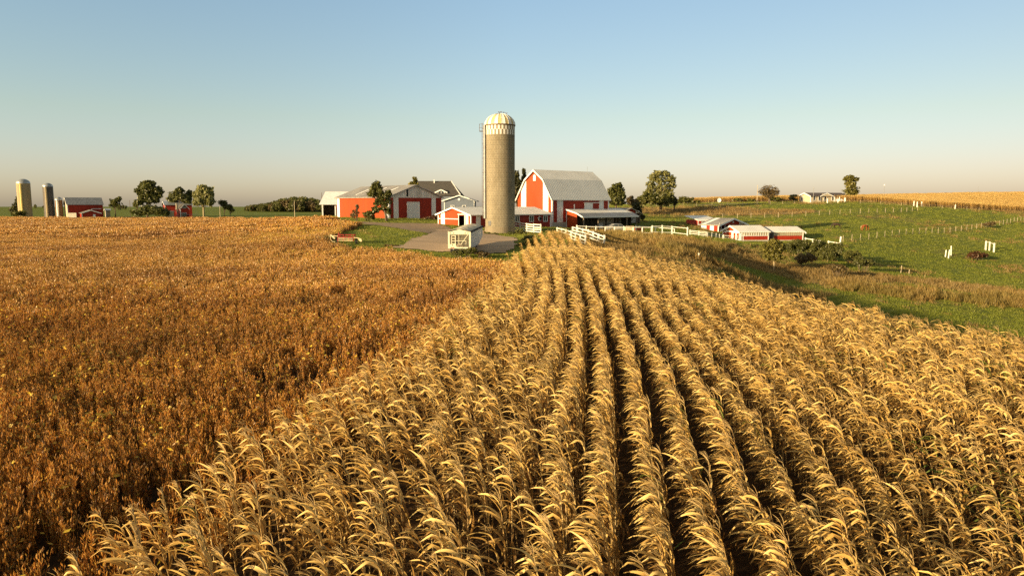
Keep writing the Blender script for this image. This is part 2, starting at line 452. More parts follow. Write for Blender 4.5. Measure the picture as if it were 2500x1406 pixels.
# ------------------------------------------------------------------ ground
def ground():
    ys = np.concatenate([np.linspace(-60, 0, 12), np.linspace(3, 60, 60), np.linspace(61, 190, 150), np.geomspace(192, 400, 70), np.geomspace(410, 12000, 45)])
    ss = np.concatenate([np.linspace(-4, -.95, 22), np.linspace(-.93, .93, 236), np.linspace(.95, 4, 22)])
    YY, SS = np.meshgrid(ys, ss, indexing='ij')
    XX = SS * (np.maximum(YY, 0) * .85 + 30)
    ZZ = Zs(XX, YY).reshape(XX.shape)
    far = np.clip((np.hypot(XX, YY) - 2500) / 3000, 0, 1)
    ZZ = ZZ * (1 - far) + far * (-26)
    ny, nx = XX.shape
    V = np.stack([XX.ravel(), YY.ravel(), ZZ.ravel()], 1)
    i = np.arange(ny * nx).reshape(ny, nx)
    Q = np.stack([i[:-1, :-1].ravel(), i[:-1, 1:].ravel(), i[1:, 1:].ravel(), i[1:, :-1].ravel()], 1)
    x, y = V[:, 0], V[:, 1]
    corn = (x > corn_left(y) - .4) & (x < corn_right(y) + .4) & (y < 87)
    soil = (in_poly(x, y, bean_poly) | corn).astype(float)
    dry = dryness(x, y)
    m, nt, out = new_mat('ground')
    b = N(nt, 'ShaderNodeBsdfPrincipled', Roughness=.95); b.inputs['Specular IOR Level'].default_value = .1
    g = N(nt, 'ShaderNodeNewGeometry')
    def noise(s, d=6):
        n = N(nt, 'ShaderNodeTexNoise', Scale=s, Detail=d, Roughness=.65); L(nt, g.outputs['Position'], n.inputs['Vector']); return n.outputs['Fac']
    n1, n2, n3 = noise(.9), noise(.06), noise(4.0)
    green = ramp(nt, [(.3, (.090, .108, .012)), (.5, (.14, .16, .018)), (.72, (.20, .20, .032))]); L(nt, n1, green.inputs[0])
    tan = ramp(nt, [(.3, (.12, .085, .030)), (.5, (.21, .15, .055)), (.72, (.31, .23, .095))]); L(nt, n1, tan.inputs[0])
    brown = ramp(nt, [(.35, (.022, .012, .006)), (.65, (.07, .038, .016))]); L(nt, n3, brown.inputs[0])
    ad = N(nt, 'ShaderNodeAttribute'); ad.attribute_name = 'dry'
    av = N(nt, 'ShaderNodeAttribute'); av.attribute_name = 'soil'
    f = mathn(nt, 'ADD', ad.outputs['Fac'], mathn(nt, 'MULTIPLY', mathn(nt, 'SUBTRACT', n2, .5), .9))
    f2 = ramp(nt, [(.35, (0, 0, 0)), (.7, (1, 1, 1))]); L(nt, mathn(nt, 'ADD', f, mathn(nt, 'MULTIPLY', mathn(nt, 'SUBTRACT', n1, .5), .8)), f2.inputs[0])
    c = mixc(nt, f2.outputs[0], green.outputs[0], tan.outputs[0])
    sf = ramp(nt, [(.4, (0, 0, 0)), (.6, (1, 1, 1))]); L(nt, av.outputs['Fac'], sf.inputs[0])
    c = mixc(nt, sf.outputs[0], c, brown.outputs[0])
    L(nt, c, b.inputs['Base Color'])
    bp = N(nt, 'ShaderNodeBump', Strength=.7, Distance=.35); L(nt, n1, bp.inputs['Height']); L(nt, bp.outputs[0], b.inputs['Normal'])
    L(nt, b.outputs[0], out.inputs[0])
    o = bpy.data.objects.new('ground', fast_mesh('ground', V, Q, m, {'soil': soil, 'dry': dry}, True))
    COL.objects.link(o)
    return tag(o, kind='structure')

def dryness(x, y):
    """0 green grass .. 1 dead tan grass"""
    x, y = np.asarray(x), np.asarray(y)
    n = vnoise(x, y, 16, 1) * .6 + vnoise(x, y, 5, 2) * .35 + vnoise(x, y * 2.2, 30, 3) * .3
    d = n * .56
    right = x > 20
    band = np.exp(-((y - (222 + 12 * vnoise(x, y, 60, 5))) / 16) ** 2) * (x < 130)
    d = d + right * band * np.clip((vnoise(x, y * 1.8, 24, 15) - .36) * 2.6, 0, 1) * .55
    mid = np.exp(-((y - 185) / 9) ** 2) * np.clip((vnoise(x, y, 22, 8) - .45) * 3, 0, 1)
    d = d + right * mid * .15
    valley = np.exp(-((y - (88 + .16 * (x - 20))) / 20) ** 2)
    d = d + right * valley * np.clip((vnoise(x, y * 1.6, 13, 16) - .30) * 2.2, 0, 1) * .42
    d = d + (y < 95) * (x > 8) * .48 * np.exp(-((x - corn_right(y)) / 15) ** 2)
    weeds = np.exp(-((x - 24) / 14) ** 2 - ((y - 108) / 14) ** 2)
    d = d + weeds * .45
    d = d - (x < 0) * .18
    d = d - (y > 400) * .6
    return np.clip(d, 0, 1.2)

def drape(name, poly, mat, step=.5, dz=.07, kind='structure'):
    xs = [p[0] for p in poly]; ys = [p[1] for p in poly]
    gx = np.arange(min(xs) - step, max(xs) + step, step); gy = np.arange(min(ys) - step, max(ys) + step, step)
    XX, YY = np.meshgrid(gx, gy)
    wob = (vnoise(XX, YY, 2.2, 4) - .5) * 1.2
    ins = in_poly((XX + wob).ravel(), (YY + wob).ravel(), poly).reshape(XX.shape)
    i = np.arange(XX.size).reshape(XX.shape)
    ok = ins[:-1, :-1] & ins[1:, 1:] & ins[1:, :-1] & ins[:-1, 1:]
    Q = np.stack([i[:-1, :-1][ok], i[:-1, 1:][ok], i[1:, 1:][ok], i[1:, :-1][ok]], 1)
    use = np.unique(Q); mp = np.zeros(XX.size, int); mp[use] = np.arange(len(use))
    V = np.stack([XX.ravel()[use], YY.ravel()[use], Zs(XX.ravel()[use], YY.ravel()[use]) + dz], 1)
    o = bpy.data.objects.new(name, fast_mesh(name, V, mp[Q], mat, None, True)); COL.objects.link(o)
    return tag(o, kind=kind)

ground()
M_yard = paint('worn_concrete', (.46, .32, .195), .9, .10, .9, dirt=(.17, .115, .06), stretch=(.16, .9, 1))
M_gravel = paint('gravel', (.27, .19, .115), .95, .18, 2.0, dirt=(.17, .14, .06))
drape('farmyard_pavement', yard_poly, M_yard)
drape('gravel_path', lane_poly, M_gravel, dz=.05)

# ------------------------------------------------------------------ corn
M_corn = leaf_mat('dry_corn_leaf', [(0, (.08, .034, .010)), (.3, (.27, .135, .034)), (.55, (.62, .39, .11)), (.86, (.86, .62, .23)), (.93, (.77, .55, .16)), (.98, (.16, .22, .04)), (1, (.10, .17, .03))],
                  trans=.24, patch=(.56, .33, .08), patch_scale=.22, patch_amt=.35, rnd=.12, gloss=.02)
M_stalk = leaf_mat('dry_corn_stalk', [(0, (.22, .12, .04)), (.5, (.42, .28, .11)), (1, (.52, .38, .17))], trans=.05, rnd=.3)
M_tassel = leaf_mat('corn_tassel', [(0, (.24, .13, .045)), (.5, (.46, .30, .11)), (1, (.58, .41, .17))], trans=.15, rnd=.3)

WIND = np.array([-1.0, .12, 0.0])
def blade(p0, d0, length, width, bend, droop, rng, nseg=7, twist=0.0):
    """a strap leaf that leaves p0 along d0 and is carried over by the wind; V-folded along its midrib"""
    p = np.array(p0, float); d = np.array(d0, float); d /= np.linalg.norm(d)
    vs_, qs = [], []
    kink = rng.integers(2, nseg + 2)
    for i in range(nseg + 1):
        t = i / nseg
        w = width * (min(1, .45 + 2.2 * t)) * (1 - t ** 2.2) + .004
        side = np.cross(d, np.array([0, 0, 1.0]))
        nrm = np.linalg.norm(side); side = side / nrm if nrm > 1e-3 else np.array([0, 1.0, 0])
        up = np.cross(side, d)
        a = twist * t
        s2 = side * math.cos(a) + up * math.sin(a); u2 = -side * math.sin(a) + up * math.cos(a)
        vs_ += [p - s2 * w / 2 + u2 * w * .22, p, p + s2 * w / 2 + u2 * w * .22]
        p = p + d * length / nseg
        d = d + WIND * bend + np.array([0, 0, -1.0]) * droop * (0.25 + 1.5 * t) + rng.normal(0, .05, 3)
        if i == kink: d = d + np.array([0, 0, -.9])
        d /= np.linalg.norm(d)
    for i in range(nseg):
        b = i * 3
        qs += [(b, b + 1, b + 4, b + 3), (b + 1, b + 2, b + 5, b + 4)]
    return vs_, qs

def tube_np(pts, rs, n=5):
    b = MB(); b.tube(pts, rs, n, cap=False)
    return [tuple(q) for q in b.v], list(b.f)

def corn_parts(rng, lowpoly=False, green=False):
    """stalk, leaves and tassel of one dry corn plant (about 2.1 m), blown to the west"""
    H = rng.uniform(1.8, 2.12)
    lean = rng.uniform(.10, .30)
    def stalk_at(h):
        t = h / H
        return np.array([-lean * t ** 2.2 * 1.1, .06 * t * t, h])
    hs = np.linspace(0, H, 6)
    st = tube_np([stalk_at(h) for h in hs], list(np.linspace(.016, .006, 6)), 5)
    sv, sq = [np.array(q) for q in st[0]], st[1]
    LV, LQ, LA = [], [], []
    nl = 9 if lowpoly else 11
    az = rng.uniform(0, 6.28)
    for k in range(nl):
        t = (k + .5) / nl
        h = H * (.16 + .80 * t)
        az += math.pi + rng.normal(0, .35)
        out = np.array([math.cos(az), math.sin(az), 0])
        upk = rng.uniform(.7, 1.5) if t > .35 else rng.uniform(-.2, .7)
        d0 = out * rng.uniform(.12, .42) + np.array([0, 0, upk]) + WIND * .42 * t
        ln = rng.uniform(.48, .82) * (.8 if t > .85 else 1)
        vv, qq = blade(stalk_at(h), d0, ln, rng.uniform(.044, .080), rng.uniform(.12, .40) * (.35 + .9 * t), rng.uniform(.12, .34), rng, 5 if lowpoly else 7, rng.normal(0, .9))
        b = len(LV); LV += vv; LQ += [tuple(i + b for i in q) for q in qq]
        val = np.clip(.02 + .74 * t + rng.normal(0, .12), .0, .88)  # low leaves browner by nature, darkened further for shade in the row gaps
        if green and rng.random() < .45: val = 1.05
        LA += [val] * len(vv)
    # the ear in its husk
    h = H * rng.uniform(.42, .55); e = stalk_at(h); o = np.array([math.cos(az), math.sin(az), 0])
    ev, eq = tube_np([e, e + o * .05 + [0, 0, .05], e + o * .10 + [0, 0, .02], e + o * .16 + [0, 0, -.10]], [.012, .028, .030, .006], 5)
    b = len(LV); LV += [np.array(q) for q in ev]; LQ4 = [tuple(i + b for i in q) for q in eq]; LQ += LQ4; LA += [.72] * len(ev)
    TV, TQ, TA = [], [], []
    top = stalk_at(H)
    for k in range(4 if lowpoly else 7):
        a = rng.uniform(0, 6.28)
        d = np.array([math.cos(a) * .45, math.sin(a) * .45, 1.0]) + WIND * rng.uniform(.3, .9)
        p = top.copy(); pts = [p.copy()]; d /= np.linalg.norm(d)
        for _ in range(3):
            p = p + d * rng.uniform(.06, .10); d = d + WIND * .25 + [0, 0, -.18]; d /= np.linalg.norm(d); pts.append(p.copy())
        tv, tq = tube_np(pts, [.005, .006, .005, .002], 3)
        b = len(TV); TV += [np.array(q) for q in tv]; TQ += [tuple(i + b for i in q) for q in tq]; TA += [rng.uniform(.2, .9)] * len(tv)
    return (sv, sq, [rng.uniform(.1, .9)] * len(sv)), (LV, LQ, LA), (TV, TQ, TA)

def joined(parts, name, mats):
    V, Q, A, MI = [], [], [], []
    for mi, (v, q, a) in enumerate(parts):
        b = len(V); V += list(v); Q += [tuple(i + b for i in f) for f in q]; A += list(a); MI += [mi] * len(q)
    me = fast_mesh(name, V, Q, mats, {'v': A}, True)
    me.polygons.foreach_set('material_index', MI)
    return me

rng = np.random.default_rng(11)
NV = 14
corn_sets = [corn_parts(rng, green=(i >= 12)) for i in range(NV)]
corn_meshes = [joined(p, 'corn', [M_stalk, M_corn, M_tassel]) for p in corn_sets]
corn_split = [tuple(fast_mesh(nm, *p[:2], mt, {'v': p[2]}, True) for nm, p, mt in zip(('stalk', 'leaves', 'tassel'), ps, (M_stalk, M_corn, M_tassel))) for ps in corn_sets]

def corn_points():
    X, Y = [], []
    ks = np.arange(-22, 62)
    for k in ks:
        y = -2.0
        while y < 87:
            sl = float(row_curve(y + 1) - row_curve(y))
            x = 2.76 - .46 + k * .93 * math.sqrt(1 + sl * sl) + float(row_curve(y))
            y += rng.uniform(.16, .30)
            # ragged headland on the west side: plants stand out of line there
            jag = np.clip((2.0 - .04 * (y - 9) * 2.0 - (x - float(row_curve(y)))) / 3.0, 0, 1)
            xx = x + rng.normal(0, .022 + .20 * jag); yy = y + rng.normal(0, .03 + .2 * jag)
            if jag > .5 and rng.random() < .22: continue
            if xx < float(corn_left(yy)) + rng.normal(0, .65) or xx > float(corn_right(yy)) + rng.normal(0, .25): continue
            X.append(xx); Y.append(yy)
    X, Y = np.array(X), np.array(Y)
    Zc = Zs(X, Y)
    px, py = proj(X, Y, Zc + 1.7)
    dist = np.hypot(X, Y)
    vis = (Y > 4.5) & (X < .74 * Y + 5) & (X > -.74 * Y - 5)
    return X[vis], Y[vis], Zc[vis]
cX, cY, cZ = corn_points()
nC = len(cX)
c_rot = np.stack([rng.normal(0, .04, nC), rng.normal(0, .045, nC), rng.normal(0, .32, nC)], 1)
gust = vnoise(cX, cY, 4.5, 9)
c_rot[:, 1] -= (gust - .5) * .20 + .09            # gusts press some stretches further over
c_scl = rng.uniform(.9, 1.08, nC) * (1 - .22 * np.exp(-np.clip(cX - corn_left(cY), 0, 9) / .9)) * (1 - .10 * (vnoise(cX, cY, 7, 6) > .72))
gpatch = vnoise(cX, cY, 3.0, 12) > .80
c_idx = np.where(gpatch & (rng.random(nC) < .5), rng.integers(12, 14, nC), rng.integers(0, 12, nC))
c_idx = np.where(rng.random(nC) < .012, 13, c_idx)
px_, py_ = proj(cX, cY, cZ + 1.7)
inframe = (px_ > -20) & (px_ < 2520) & (py_ < 1420)
near = np.argsort(np.where(inframe, np.hypot(cX, cY), 1e9))[:300]
far = np.setdiff1d(np.arange(nC), near)
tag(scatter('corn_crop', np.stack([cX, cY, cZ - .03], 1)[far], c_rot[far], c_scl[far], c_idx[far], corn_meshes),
    'dry golden corn standing in curving rows up to the white fences', 'corn', kind='stuff')
for i in near:
    k = int(c_idx[i])
    r = empty('corn_plant', (cX[i], cY[i], cZ[i] - .03), 0, 'dry corn plant with some green leaves in the nearest rows' if k >= 12 else 'dry golden corn plant bent by wind in the nearest rows', 'corn plant',
              'corn plants nearest along the bottom of the view')
    r.rotation_euler = tuple(c_rot[i]); r.scale = (c_scl[i],) * 3
    for me in corn_split[k]:
        c = bpy.data.objects.new(me.name.split('.')[0], me); COL.objects.link(c); c.parent = r

# ------------------------------------------------------------------ beans
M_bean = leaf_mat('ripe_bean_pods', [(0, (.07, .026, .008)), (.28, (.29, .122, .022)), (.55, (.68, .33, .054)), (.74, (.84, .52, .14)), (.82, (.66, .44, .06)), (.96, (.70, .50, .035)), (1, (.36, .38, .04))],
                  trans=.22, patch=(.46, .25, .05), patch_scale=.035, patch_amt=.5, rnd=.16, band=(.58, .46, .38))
def bean_mesh(rng, n_plants, size, detail, name, yellow=0.0, green=0.0):
    """a clump of ripe bean plants: upright stems set with pods, now and then a yellow leaf"""
    V, Q, A = [], [], []
    def quad(c, u, w, val):
        b = len(V)
        V.extend([c - u, c + w, c + u, c - w]); Q.append((b, b + 1, b + 2, b + 3)); A.extend([val] * 4)
    for _ in range(n_plants):
        bx = np.array([rng.uniform(-size / 2, size / 2), rng.uniform(-size / 2, size / 2), 0])
        for s in range(rng.integers(2, 4) if detail > 1 else 1 + (rng.random() < .5)):
            H = rng.uniform(.50, 1.05)
            tip = bx + np.array([rng.normal(0, .09), rng.normal(0, .09), H])
            val = rng.uniform(.2, .6)
            dirv = tip - bx
            a = rng.uniform(0, 3.14)
            w = np.array([math.cos(a), math.sin(a), 0]) * (.006 if detail > 1 else .016)
            b = len(V)
            V.extend([bx - w, bx + w, tip + w * .5, tip - w * .5]); Q.append((b, b + 1, b + 2, b + 3)); A.extend([val] * 4)
            if detail > 1:
                w2 = np.array([-w[1], w[0], 0]); b = len(V)
                V.extend([bx - w2, bx + w2, tip + w2 * .5, tip - w2 * .5]); Q.append((b, b + 1, b + 2, b + 3)); A.extend([val] * 4)
            npod = {3: 19, 2: 14, 1: 9}[detail]
            for k in range(npod):
                t = rng.uniform(.12, 1.0) ** (1 if detail > 1 else .6)
                az = rng.uniform(0, 6.28)
                o = np.array([math.cos(az), math.sin(az), 0])
                c = bx + dirv * t + o * rng.uniform(.01, .055)
                lp = {3: .048, 2: .058, 1: .105}[detail] * rng.uniform(.7, 1.3); wp = {3: .0135, 2: .0145, 1: .042}[detail] * rng.uniform(.8, 1.3)
                u = (np.array([0, 0, 1.0]) * rng.uniform(.6, 1) + o * rng.uniform(-.1, .5) + rng.normal(0, .16, 3)); u = u / np.linalg.norm(u) * lp
                w = np.cross(u, rng.normal(0, 1, 3)); w = w / np.linalg.norm(w) * wp
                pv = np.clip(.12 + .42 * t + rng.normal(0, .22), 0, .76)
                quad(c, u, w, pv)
                if detail > 2:
                    w2 = np.cross(u, w); w2 = w2 / np.linalg.norm(w2) * wp; quad(c, u, w2, pv)
            ny = rng.poisson(yellow + .15)
            for k in range(ny):
                c = bx + dirv * rng.uniform(.6, 1.05) + rng.normal(0, .06, 3)
                s_ = rng.uniform(.03, .06)
                u = rng.normal(0, 1, 3); u[2] *= .5; u = u / np.linalg.norm(u) * s_ * 1.35
                w = np.cross(u, rng.normal(0, 1, 3) + [0, 0, 2]); w = w / np.linalg.norm(w) * s_
                quad(c, u, w, 1.15 if rng.random() < green else rng.uniform(.86, .92))
    return fast_mesh(name, V, Q, M_bean, {'v': A})
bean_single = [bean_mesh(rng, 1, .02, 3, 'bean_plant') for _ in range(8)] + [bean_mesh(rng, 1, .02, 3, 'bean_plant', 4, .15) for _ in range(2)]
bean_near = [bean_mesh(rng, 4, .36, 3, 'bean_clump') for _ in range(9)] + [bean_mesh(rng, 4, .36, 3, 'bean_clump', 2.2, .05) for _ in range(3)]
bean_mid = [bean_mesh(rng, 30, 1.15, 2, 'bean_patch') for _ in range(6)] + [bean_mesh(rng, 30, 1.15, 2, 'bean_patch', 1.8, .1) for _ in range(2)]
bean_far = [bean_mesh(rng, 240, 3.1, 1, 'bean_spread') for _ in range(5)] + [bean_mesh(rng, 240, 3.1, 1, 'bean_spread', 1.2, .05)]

def bean_zone(y0, y1, step, keep=1.0):
    ys = np.arange(y0, y1, step)
    P_ = []
    for y in ys:
        xs = np.arange(-.74 * y1 - 8, 20, step)
        P_.append(np.stack([xs, np.full(len(xs), y)], 1))
    p = np.concatenate(P_)
    p = p + rng.uniform(-.5, .5, p.shape) * [step * (.30 if step < .6 else .7), step]
    ok = in_poly(p[:, 0], p[:, 1], bean_poly) & (p[:, 0] > -.74 * p[:, 1] - 6)
    p = p[ok]
    thin = vnoise(p[:, 0], p[:, 1], 3.2, 21) * .6 + vnoise(p[:, 0], p[:, 1], 1.3, 22) * .4
    p = p[(thin < .78) | (rng.random(len(p)) < .3)]
    strip_ = vnoise(p[:, 0] * .22 + p[:, 1] * .05, p[:, 1] * .55, 2.6, 24)      # thin strips across the field
    p = p[(strip_ < .83) | (rng.random(len(p)) < .45)]
    return p[rng.random(len(p)) < keep]
def bean_scatter(name, p, sources, n_plain, label, yellow_bias=0.0):
    n = len(p)
    rot = np.stack([rng.normal(0, .05, n), rng.normal(0, .05, n), rng.uniform(0, 6.28, n)], 1)
    yp = vnoise(p[:, 0], p[:, 1], 5, 31) + yellow_bias
    edge = np.exp(-((p[:, 0] + 32) / 14) ** 2 - ((p[:, 1] - 110) / 22) ** 2)
    isy = rng.random(n) < np.clip((yp - .84) * 2.0, .010, .25) + edge * .8
    idx = np.where(isy, rng.integers(n_plain, len(sources), n), rng.integers(0, n_plain, n))
    scl = rng.uniform(.88, 1.12, n) * (.80 + .30 * vnoise(p[:, 0], p[:, 1], 2.6, 33) + .16 * vnoise(p[:, 0] * .25, p[:, 1], 4.5, 35))
    z = Zs(p[:, 0], p[:, 1])
    return np.stack([p[:, 0], p[:, 1], z - .02], 1), rot, scl, idx
pn = bean_zone(5.0, 56, .40); pn = pn[rng.random(len(pn)) < np.clip((56 - pn[:, 1]) / 18, 0, 1)]
bP, bR, bS, bI = bean_scatter('n', pn, bean_near, 9, '')
px_, py_ = proj(bP[:, 0], bP[:, 1], bP[:, 2] + .6)
inf = (px_ > -10) & (px_ < 2500) & (py_ < 1415)
order = np.argsort(np.where(inf, np.hypot(bP[:, 0], bP[:, 1]), 1e9))
nb = order[:75]; fb = order[75:]
bean_sc = [(bP[fb], bR[fb], bS[fb], bI[fb], bean_near)]
pm = bean_zone(38, 128, 1.02); pm = pm[rng.random(len(pm)) < np.clip((pm[:, 1] - 38) / 18, 0, 1) * np.clip((128 - pm[:, 1]) / 16, 0, 1)]; q = bean_scatter('m', pm, bean_mid, 6, ''); bean_sc.append(q + (bean_mid,))
pf = bean_zone(110, 252, 2.75); pf = pf[rng.random(len(pf)) < np.clip((pf[:, 1] - 110) / 14, 0, 1)]; q = bean_scatter('f', pf, bean_far, 5, ''); bean_sc.append(q + (bean_far,))
allsrc, PP, RR, SS_, II = [], [], [], [], []
for p, r, s, i, src in bean_sc:
    PP.append(p); RR.append(r); SS_.append(s); II.append(i + len(allsrc)); allsrc += src
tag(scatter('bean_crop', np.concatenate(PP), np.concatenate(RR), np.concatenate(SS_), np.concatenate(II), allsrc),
    'ripe brown bean crop covering the left field up to the far farm', 'bean crop', kind='stuff')
for i in nb:
    for j in range(4):
        dx, dy = rng.uniform(-.17, .17, 2)
        yel = bI[i] >= 9
        o = bpy.data.objects.new('bean_plant', bean_single[int(rng.integers(8, 10) if yel and rng.random() < .6 else rng.integers(0, 8))])
        COL.objects.link(o)
        o.location = (bP[i, 0] + dx, bP[i, 1] + dy, bP[i, 2]); o.rotation_euler = (rng.normal(0, .05), rng.normal(0, .05), rng.uniform(0, 6.28)); o.scale = (bS[i],) * 3
        tag(o, 'brown ripe bean plant among those nearest in the lower left corner', 'bean plant', 'bean plants nearest in the lower left corner')

# ------------------------------------------------------------------ buildings
PHI = math.radians(40)
def len_to(c, d, px):
    """how far from c along d the photo column px is reached"""
    u = (px - CX) / F; k = (CAM_Z - c[2]) * ST
    return (u * (c[1] * CT + k) - c[0]) / (d[0] - u * d[1] * CT)
def dirs(phi): return (math.cos(phi), math.sin(phi)), (-math.sin(phi), math.cos(phi))
M_red = paint('red_siding', (.31, .027, .010), .55, .12, .6, rib='xy', pitch=.3, ribh=.02, streak=True)
M_redlit = paint('sunlit_red_siding', (.33, .050, .009), .6, .10, .5, rib='xy', pitch=.3, ribh=.012, dirt=(.29, .055, .022), streak=True)  # sunlight put into the colour: the red turned orange for sun-facing walls
M_white = paint('white_paint', (.78, .76, .70), .55, .06, 1.2, streak=True)
M_whiterib = paint('white_siding', (.74, .72, .67), .55, .07, .8, rib='xy', pitch=.3, streak=True)
M_roofx = paint('pale_metal_roof', (.80, .75, .65), .5, .05, .35, rib='x', pitch=.5, ribh=.022, dirt=(.68, .62, .51))
M_roofy = paint('pale_metal_roof_across', (.80, .75, .65), .5, .05, .35, rib='y', pitch=.5, ribh=.022, dirt=(.68, .62, .51))
M_galv = paint('galvanised_roof', (.36, .32, .26), .45, .16, .3, rib='y', pitch=.6, ribh=.05, metal=.25, dirt=(.15, .12, .09))
M_galvx = paint('galvanised_roof_along', (.26, .26, .26), .42, .14, .3, rib='x', pitch=.6, ribh=.05, metal=.3, dirt=(.17, .14, .11))
M_galvgable = paint('galvanised_gable', (.66, .62, .55), .5, .12, .5, rib='x', pitch=.6, ribh=.06, metal=.2, dirt=(.42, .38, .31), streak=True)
M_dark = paint('dark_opening', (.02, .018, .016), .8, .1, 1)
M_glass = paint('window_glass', (.035, .045, .055), .08, .1, 1, spec=.8)
M_shingle = paint('dark_shingles', (.085, .075, .062), .9, .16, 1.8, dirt=(.055, .05, .045))
M_blue = paint('blue_grey_siding', (.15, .17, .20), .7, .06, .8)
M_block = paint('concrete_block', (.42, .38, .30), .9, .12, .8, dirt=(.28, .24, .18))
M_wood = paint('weathered_wood', (.17, .13, .09), .9, .2, 1.5, streak=True)
M_shadewood = paint('shaded_boards', (.065, .05, .036), .9, .2, 1.5, streak=True)  # weathered wood darkened to paint in the shade inside the open shed
M_tan = paint('tan_siding', (.46, .37, .24), .7, .05, .5)
M_brownroof = paint('brown_shingles', (.10, .080, .075), .9, .12, 1.2)
M_steel = paint('grey_steel', (.30, .29, .27), .45, .15, 1.5, metal=.5)
M_rubber = paint('black_rubber', (.02, .02, .02), .8, .15, 3)

def strips(u0, u1, top, breaks, holes, base):
    """rectangles (u, z) of a wall under the roof line top(u), with openings (ua, ub, za, zb) left free"""
    us = sorted({u0, u1, *[b for b in breaks if u0 < b < u1], *[h[0] for h in holes], *[h[1] for h in holes]})
    out = []
    for a, b in zip(us[:-1], us[1:]):
        m = (a + b) / 2
        h = [q for q in holes if q[0] - 1e-6 <= m <= q[1] + 1e-6]
        if h:
            q = h[0]
            if q[2] > base + .01: out.append([(a, base), (b, base), (b, q[2]), (a, q[2])])
            if top(m) > q[3] + .01: out.append([(a, q[3]), (b, q[3]), (b, top(b)), (a, top(a))])
        else:
            out.append([(a, base), (b, base), (b, top(b)), (a, top(a))])
    return out

